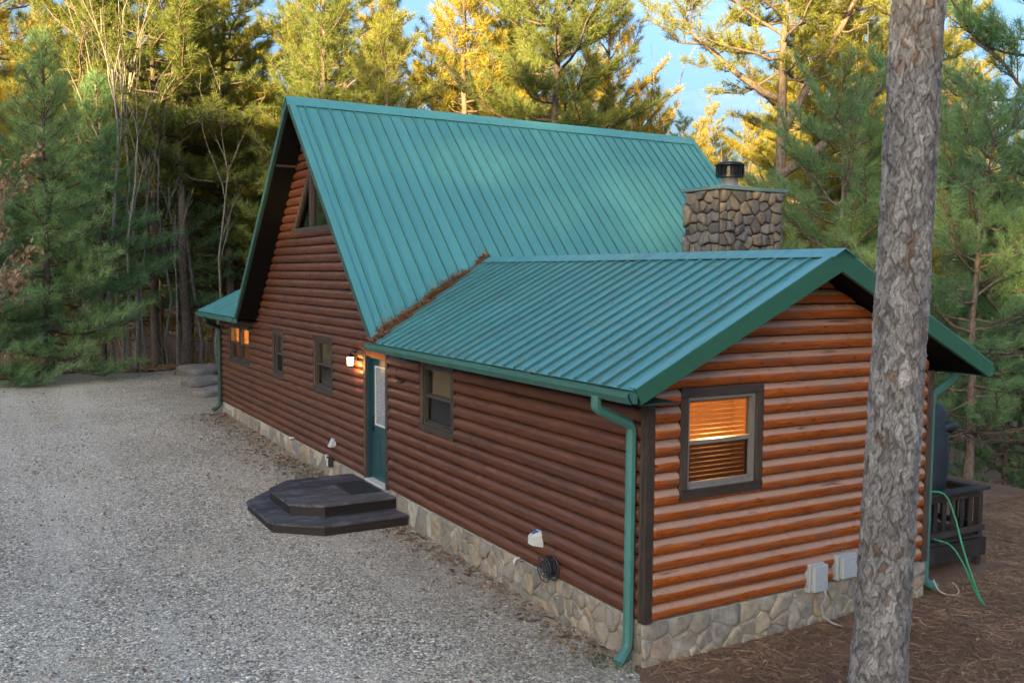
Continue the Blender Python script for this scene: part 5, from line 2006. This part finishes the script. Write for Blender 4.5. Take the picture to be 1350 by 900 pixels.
# far wood as one mass, and the unseen wood set behind the viewer to shade the yard
def merge_wood(name, spots, seed, kinds_, nn, ln, wd, label, leaf):
    rg = np.random.default_rng(seed)
    V, Tq, k = [], [], 0
    TV, TT, tk = [], [], 0
    src = {}
    for q, (H, cb, R, shp) in enumerate(kinds_):
        mt, mc = grow_pine(seed * 10 + q, H, cb, R, 34, 0.2, shp, nn, ln, wd, dead=0, tstep=0.5, sub=2.2)
        a = np.zeros(len(mc.vertices) * 3, np.float32)
        mc.vertices.foreach_get('co', a)
        b = np.zeros(len(mt.vertices) * 3, np.float32)
        mt.vertices.foreach_get('co', b)
        # trunk only
        src[q] = (a.reshape(-1, 3), b.reshape(-1, 3)[:14 * 9])
    tri_tr = tubes_np([(np.stack([np.zeros(14), np.zeros(14), np.arange(14)], 1), np.ones(14), 9)])[1]
    for (x, y, s) in spots:
        a, b = src[rg.integers(len(kinds_))]
        th = rg.uniform(0, 6.28)
        c_, s_ = math.cos(th), math.sin(th)
        rot = np.array([[c_, s_, 0], [-s_, c_, 0], [0, 0, 1]])
        p0 = np.array([x, y, float(ground_h(x, y))])
        V.append(a @ rot * s + p0)
        TV.append(b @ rot * s + p0)
        TT.append(tri_tr + tk)
        tk += len(b)
    V = np.concatenate(V)
    tr = np.arange(len(V)).reshape(-1, 3)
    e = empty(name, (spots[0][0], spots[0][1], 0))
    tag(e, label, kind='stuff')
    o1 = link('foliage', mesh_np('foliage', V, tr), leaf, e)
    o2 = link('trunks', mesh_np('trunks', np.concatenate(TV), np.concatenate(TT)), M['bark'], e)
    for o in (o1, o2):
        o['kind'] = 'stuff'
    return e


rr = random.Random(8)
spots = []
for i in range(120):
    u = -60 + 1470 * (i + rr.random()) / 120
    d = rr.uniform(76, 135)
    x, y = at(u, d)
    spots.append((x, y, rr.uniform(0.75, 1.0) * (0.62 if (840 < u < 1000 or u > 1240) else 1.0)))
merge_wood('far_woods', spots, 91, [(19, .08, 3.6, 'mature'), (17, .03, 3.4, 'young'), (21, .12, 3.8, 'mature')], 6, 0.7, 0.16, 'far golden woodland seen between the nearer pines', M['needle_far'])
rr = random.Random(8)
sh = sun_h
pv = Vector((-sh.y, sh.x, 0))
spots = []
for row, (dist, hs_) in enumerate(((104, .40), (111, .44), (118, .46))):
    for i in range(70):
        a = -160 + 320 * (i + rr.random() * 0.9) / 70
        p = Vector((CAM.x, CAM.y, 0)) + sh * (dist + rr.uniform(-3, 3)) + pv * a
        spots.append((p.x, p.y, hs_ * rr.uniform(0.82, 1.06)))
merge_wood('shade_woods', spots, 95, [(20, .03, 8.5, 'mature'), (19, .02, 8.0, 'young'), (21, .03, 9.0, 'mature')], 5, 1.3, 0.5, 'unseen pines set on the ridge behind the viewer to shade the yard', M['needle'])

# ---------------------------------------------------------------- the big foreground pine
def big_trunk():
    rg = np.random.default_rng(5)
    nT, nZ = 250, 560
    z = np.concatenate([np.linspace(-0.75, 6.9, nZ), np.linspace(7.0, 15, 40)])
    th = np.linspace(0, 2 * np.pi, nT, endpoint=False)
    TH, Z = np.meshgrid(th, z)
    r = 0.236 + 0.05 * np.exp(-(Z + 0.5) / 0.4) - 0.0035 * np.clip(Z, 0, 15)
    r = np.maximum(r, 0.09)
    circ = 2 * np.pi * 0.25
    U = TH * 0.25
    # plate pattern: jittered grid voronoi with wobble
    wob = 0.020 * np.sin(Z * 17 + 3 * np.sin(TH * 3)) + 0.012 * np.sin(Z * 41 + TH * 5)
    Uw = U + wob
    Zw = Z + 0.018 * np.sin(U * 60) + 0.012 * np.sin(U * 130 + Z * 20)

    def cells(cu, cz, seed):
        g_ = np.random.default_rng(seed)
        nu = int(round(circ / cu))
        cu = circ / nu
        nz = int(17 / cz) + 4
        ju, jz = g_.uniform(0.1, 0.9, (nz, nu)), g_.uniform(0.05, 0.95, (nz, nu))
        val = g_.random((nz, nu))
        tl = g_.normal(0, 1, (nz, nu))
        iu, iz = np.floor(Uw / cu).astype(int), np.floor((Zw + 1.2) / cz).astype(int)
        d1 = np.full(U.shape, 9.0)
        d2 = np.full(U.shape, 9.0)
        v = np.zeros(U.shape)
        dz_ = np.zeros(U.shape)
        for a in (-1, 0, 1):
            for b in (-1, 0, 1):
                cu_i, cz_i = iu + a, np.clip(iz + b, 0, nz - 1)
                px = (cu_i + ju[cz_i, cu_i % nu]) * cu
                pz = (iz + b + jz[cz_i, cu_i % nu]) * cz - 1.2
                d = (np.abs((Uw - px) / cu) ** 3.5 + np.abs((Zw - pz) / cz) ** 3.5) ** (1 / 3.5)
                near = d < d1
                d2 = np.where(near, d1, np.minimum(d2, d))
                v = np.where(near, val[cz_i, cu_i % nu], v)
                dz_ = np.where(near, (Zw - pz) / cz, dz_)
                d1 = np.where(near, d, d1)
        return d1, d2, v, dz_

    d1, d2, v1, t1 = cells(0.060, 0.120, 1)
    e1, e2, v2, t2 = cells(0.028, 0.052, 2)
    f1, f2, v3, t3 = cells(0.125, 0.42, 3)
    fis = sstep(0.0, 0.16, f2 - f1)
    edge = sstep(0.0, 0.13, d2 - d1)
    edge2 = sstep(0.0, 0.10, e2 - e1)
    disp = 0.009 * fis + 0.006 * v3 + 0.006 * edge + 0.012 * v1 * edge + 0.007 * v2 * edge2 - 0.007 * t1 * edge - 0.003 * t2 + rg.normal(0, 0.0009, U.shape)
    rr_ = r + disp - 0.023
    # lean and slight sweep
    fz = np.clip(Z, -1, 20)
    cx = 0.95 + 0.030 * fz + 0.012 * np.sin(fz * 0.7)
    cy = -2.22 - 0.004 * fz
    X = cx + rr_ * np.cos(TH)
    Y = cy + rr_ * np.sin(TH)
    V = np.stack([X.ravel(), Y.ravel(), Z.ravel()], 1)
    nz = len(z)
    i = (np.arange(nz - 1)[:, None] * nT + np.arange(nT)[None, :]).ravel()
    j = (np.arange(nz - 1)[:, None] * nT + (np.arange(nT)[None, :] + 1) % nT).ravel()
    tris = np.concatenate([np.stack([i, j, j + nT], 1), np.stack([i, j + nT, i + nT], 1)])
    # plate colours: grey lichen-pale plates, brown plates, dark reddish cracks
    grey = np.array([0.168, 0.157, 0.150])
    pale = np.array([0.275, 0.262, 0.252])
    brown = np.array([0.17, 0.115, 0.085])
    crack = np.array([0.045, 0.034, 0.029])
    w = v1[..., None]
    c = np.where(w < 0.05, brown, grey * (1 - w) + pale * w)
    c = c * (0.78 + 0.44 * v2[..., None])
    patch = np.clip(0.5 + 0.5 * np.sin(Z * 2.1 + 1.7 * np.sin(TH * 2 + Z)) * np.sin(TH * 2.0 + 0.8 * Z), 0, 1)[..., None]
    c = c * (0.78 + 0.34 * patch) * (0.8 + 0.4 * v3[..., None])
    k = ((0.35 + 0.65 * edge) * (0.75 + 0.25 * edge2) * (0.35 + 0.65 * fis))[..., None]
    c = crack * (1 - k) + c * k
    me = mesh_np('trunk', V, tris)
    ca = me.color_attributes.new('bark', 'FLOAT_COLOR', 'POINT')
    ca.data.foreach_set('color', np.concatenate([c.reshape(-1, 3), np.ones((len(V), 1))], 1).astype(np.float32).ravel())
    return me


m_, nt_, b_ = new_mat('plated_bark')
N_ = NT(nt_)
at_ = N_.n('ShaderNodeAttribute')
at_.attribute_name = 'bark'
fn = N_.noise(N_.coord('Object', (1, 1, 0.7)), 60, 6, 0.7)
N_.l(N_.mix(1.0, at_.outputs['Color'], N_.ramp(fn, [(0.25, g(0.6)), (0.75, g(1.35))]), 'MULTIPLY'), b_.inputs['Base Color'])
b_.inputs['Roughness'].default_value = 0.92
N_.l(N_.bump(fn, 0.7, 0.006), b_.inputs['Normal'])
fp = empty('pine_tree', (0.97, -2.22, -0.48))
tag(fp, 'big pine trunk with flaky grey bark in front of the gable wall', 'pine tree')
tr_o = link('trunk', big_trunk(), m_, fp)
mt, mc = grow_pine(66, 17, 0.62, 3.0, 40, 0.05, 'mature', dead=0)
cr_o = link('crown', mc, M['needle'], None)
cr_o.parent = fp
cr_o.location = (0.25, 0, 0)
lb_o = link('limbs', mt, M['bark'], None)
lb_o.parent = fp
lb_o.location = (0.25, 0, 0)
lb_o.location.z = 0

# ---------------------------------------------------------------- loose stuff: straw in the valley, litter, pebbles, weeds
rg = np.random.default_rng(3)
# heap of pine straw in the roof valley
n = 5200
t = np.clip(rg.choice([0.03, 0.1, 0.17, 0.22, 0.3, 0.36, 0.45, 0.52, 0.58, 0.66, 0.72, 0.78, 0.95, 0.985], n) + rg.normal(0, 0.035, n), 0, 1)
vx = EAVE_X + (RX - EAVE_X) * t
vy = np.array([valley_y(a) for a in vx])
clump = 0.6 + 0.3 * np.sin(t * 23) * np.sin(t * 9 + 1) + 0.35 * np.abs(rg.normal(0, 0.6, n))
thin = np.where((t > 0.80) & (t < 0.90), 0.25, 1.0)
wdt = 0.20 * clump * thin * (1.25 - 0.6 * t)
off = rg.normal(0, 0.5, n) * wdt * np.where(rg.random(n) < 0.12, 2.6, 1.0)
z = EAVE_Z + (vx - EAVE_X) * SL
px = vx - off * 0.35
py = vy - off * 0.6
zm = np.maximum(EAVE_Z + (px - EAVE_X) * SL, MZ - (MY - py))
pos = np.stack([px, py, zm + 0.03 + rg.random(n) * 0.05 * clump * thin], 1)
v, tr = scatter_tris(n, pos, 0.10, 0.22, 0.007, 0.013, rg, 0.3)
o = link('pine_straw_heap', mesh_np('pine_straw_heap', v, tr), M['straw_roof'])
tag(o, 'reddish pine straw heaped in the valley between the two roofs', kind='stuff')
# single needles strewn over the wing roof
n = 420
px = EAVE_X + (RX - EAVE_X) * rg.random(n) ** 1.5
py = rg.uniform(Y0, 6.2, n)
pos = np.stack([px, py, EAVE_Z + (px - EAVE_X) * SL + 0.014], 1)
v, tr = scatter_tris(n, pos, 0.10, 0.2, 0.005, 0.010, rg, 0.02)
v[:, 2] = EAVE_Z + (v[:, 0] - EAVE_X) * SL + 0.013 + rg.random(len(v)) * 0.008
tag(link('roof_needles', mesh_np('roof_needles', v, tr), M['straw']), 'single brown needles strewn over the wing roof', kind='stuff')
# straw lying in the gutter
n = 2500
pos = np.stack([EAVE_X - 0.015 - rg.random(n) * 0.10, rg.uniform(Y0 + 0.05, 6.5, n), EAVE_Z - 0.075 + rg.random(n) * 0.025], 1)
v, tr = scatter_tris(n, pos, 0.06, 0.10, 0.006, 0.012, rg, 0.1)
v[:, 0] = np.clip(v[:, 0], EAVE_X - 0.108, EAVE_X - 0.014)
tag(link('gutter_straw', mesh_np('gutter_straw', v, tr), M['straw_grey']), 'old pine straw and leaves lying in the near gutter', kind='stuff')
# straw carpet on the right
n = 60000
px = rg.uniform(-0.1, 13, n)
py = -4.5 + 7.5 * rg.random(n)
ok = ~((px > -0.1) & (px < W + 0.1) & (py > -0.08)) & ~((px > W) & (px < 6.7) & (py > 0.1))
px, py = px[ok], py[ok]
pos = np.stack([px, py, ground_h(px, py) + 0.012 + 0.03 * rg.random(len(px))], 1)
v, tr = scatter_tris(len(px), pos, 0.12, 0.26, 0.006, 0.013, rg, 0.14)
tag(link('pine_straw', mesh_np('pine_straw', v, tr), M['straw_grey']), 'brown pine straw carpet right of the gable wall', kind='stuff')


def leaves(name, px, py, lift, size, mat, label):
    n = len(px)
    c = np.stack([px, py, ground_h(px, py) + lift], 1)
    a = rg.uniform(0, 6.28, n)
    s = size * rg.uniform(0.6, 1.3, n)[:, None]
    u_ = np.stack([np.cos(a), np.sin(a), rg.normal(0, 0.25, n)], 1) * s
    w_ = np.stack([-np.sin(a), np.cos(a), rg.normal(0, 0.35, n)], 1) * s * 0.5
    upz = np.array([0, 0, 1.0]) * s * rg.uniform(0.1, 0.5, n)[:, None]
    v = np.stack([c - u_, c - w_ + upz, c + u_ + upz * 0.3, c + w_ + upz], 1).reshape(-1, 3)
    q = np.arange(n) * 4
    o = link(name, mesh_np(name, v, np.concatenate([np.stack([q, q + 1, q + 2], 1), np.stack([q, q + 2, q + 3], 1)])), mat)
    return tag(o, label, kind='stuff')


# leaves blown against the footing and over the drive
n = 1500
ly = 19 - 18.7 * rg.random(n) ** 1.25
lx = -0.10 - np.abs(rg.normal(0, 0.55, n)) * (0.5 + 0.5 * (ly > 9))
ok = ~((lx > -2.25) & (ly > 6.1) & (ly < 9.1))
leaves('leaf_litter', lx[ok], ly[ok], 0.022, 0.045, M['straw_grey'], 'brown leaves gathered along the stone footing')
n = 900
leaves('leaf_litter', rg.uniform(-9, -0.6, n), rg.uniform(-2, 29, n), 0.022, 0.035, M['straw'], 'scattered leaves lying on the gravel driveway')
n = 900
lx = rg.uniform(0, 12, n)
ly = rg.uniform(-4.5, 2, n)
ok = ~((lx < W + 0.1) & (ly > -0.08)) & ~((lx > W) & (lx < 6.7) & (ly > 0.1))
leaves('leaf_litter', lx[ok], ly[ok], 0.045, 0.035, M['dead_leaf'], 'pale dead leaves on the pine straw')
# leaf bank at the far end of the drive
n = 9000
lx = rg.uniform(-16, 4, n)
ly = drive_edge_far(lx) + np.abs(rg.normal(0, 1.1, n)) - 0.3
leaves('leaf_bank', lx, ly, 0.04, 0.08, M['straw_grey'], 'bank of fallen leaves along the far edge of the driveway')
# pebbles
n = 34000
px = rg.uniform(-12, -0.2, n)
py = -5 + 22 * rg.random(n) ** 1.6
ok = in_drive(px, py) & ~((px > -2.2) & (py > 6.1) & (py < 9.1))
px, py = px[ok], py[ok]
n = len(px)
s = rg.uniform(0.008, 0.019, n)
oc = np.array([[1, 0, 0], [0, 1, 0], [-1, 0, 0], [0, -1, 0], [0, 0, .75], [0, 0, -.75]], float)
ot = np.array([[0, 1, 4], [1, 2, 4], [2, 3, 4], [3, 0, 4], [1, 0, 5], [2, 1, 5], [3, 2, 5], [0, 3, 5]])
P = oc[None] * rg.uniform(0.6, 1.4, (n, 6, 1)) * s[:, None, None]
a = rg.uniform(0, 6.28, n)
ca, sa = np.cos(a)[:, None], np.sin(a)[:, None]
P = np.stack([P[..., 0] * ca - P[..., 1] * sa, P[..., 0] * sa + P[..., 1] * ca, P[..., 2]], -1)
P += np.stack([px, py, ground_h(px, py) + 0.012 + s * 0.3], 1)[:, None]
tri = (ot[None] + (np.arange(n) * 6)[:, None, None]).reshape(-1, 3)
me = mesh_np('loose_gravel', P.reshape(-1, 3), tri)
ca_ = me.color_attributes.new('tone', 'FLOAT_COLOR', 'POINT')
tone = np.clip(rg.normal(0.33, 0.15, n), 0.08, 0.66)
tone = np.where(rg.random(n) < 0.025, 0.6, tone)
cc = np.stack([tone, tone * 0.94, tone * 0.84, np.ones(n)], 1)
ca_.data.foreach_set('color', np.repeat(cc, 6, 0).astype(np.float32).ravel())
m_, nt_, b_ = new_mat('pebble_stone')
N_ = NT(nt_)
at_ = N_.n('ShaderNodeAttribute')
at_.attribute_name = 'tone'
N_.l(at_.outputs['Color'], b_.inputs['Base Color'])
b_.inputs['Roughness'].default_value = 0.85
tag(link('loose_gravel', me, m_), 'loose pale stones on the gravel driveway', kind='stuff')
# weeds by the footing
tips = []
dirs = []
for (wx, wy, nn_, sp) in ((-0.45, 10.3, 160, 0.28), (-0.35, 0.25, 60, 0.14), (-0.5, 11.4, 90, 0.3), (-0.3, 13.5, 50, 0.3), (-4.6, 12.5, 40, 0.7)):
    for q in range(nn_):
        x, y = wx + rg.normal(0, sp), wy + rg.normal(0, sp * 1.3)
        if x > -0.08:
            continue
        tips.append((x, y, float(ground_h(x, y)) + 0.01))
        dirs.append((0, 0, 1))
o = link('weeds', needle_mesh('weeds', tips, dirs, 5, 0.075, 0.008, 0.55, rg), M['grass'])
tag(o, 'low green weeds and moss by the stone footing', kind='stuff')
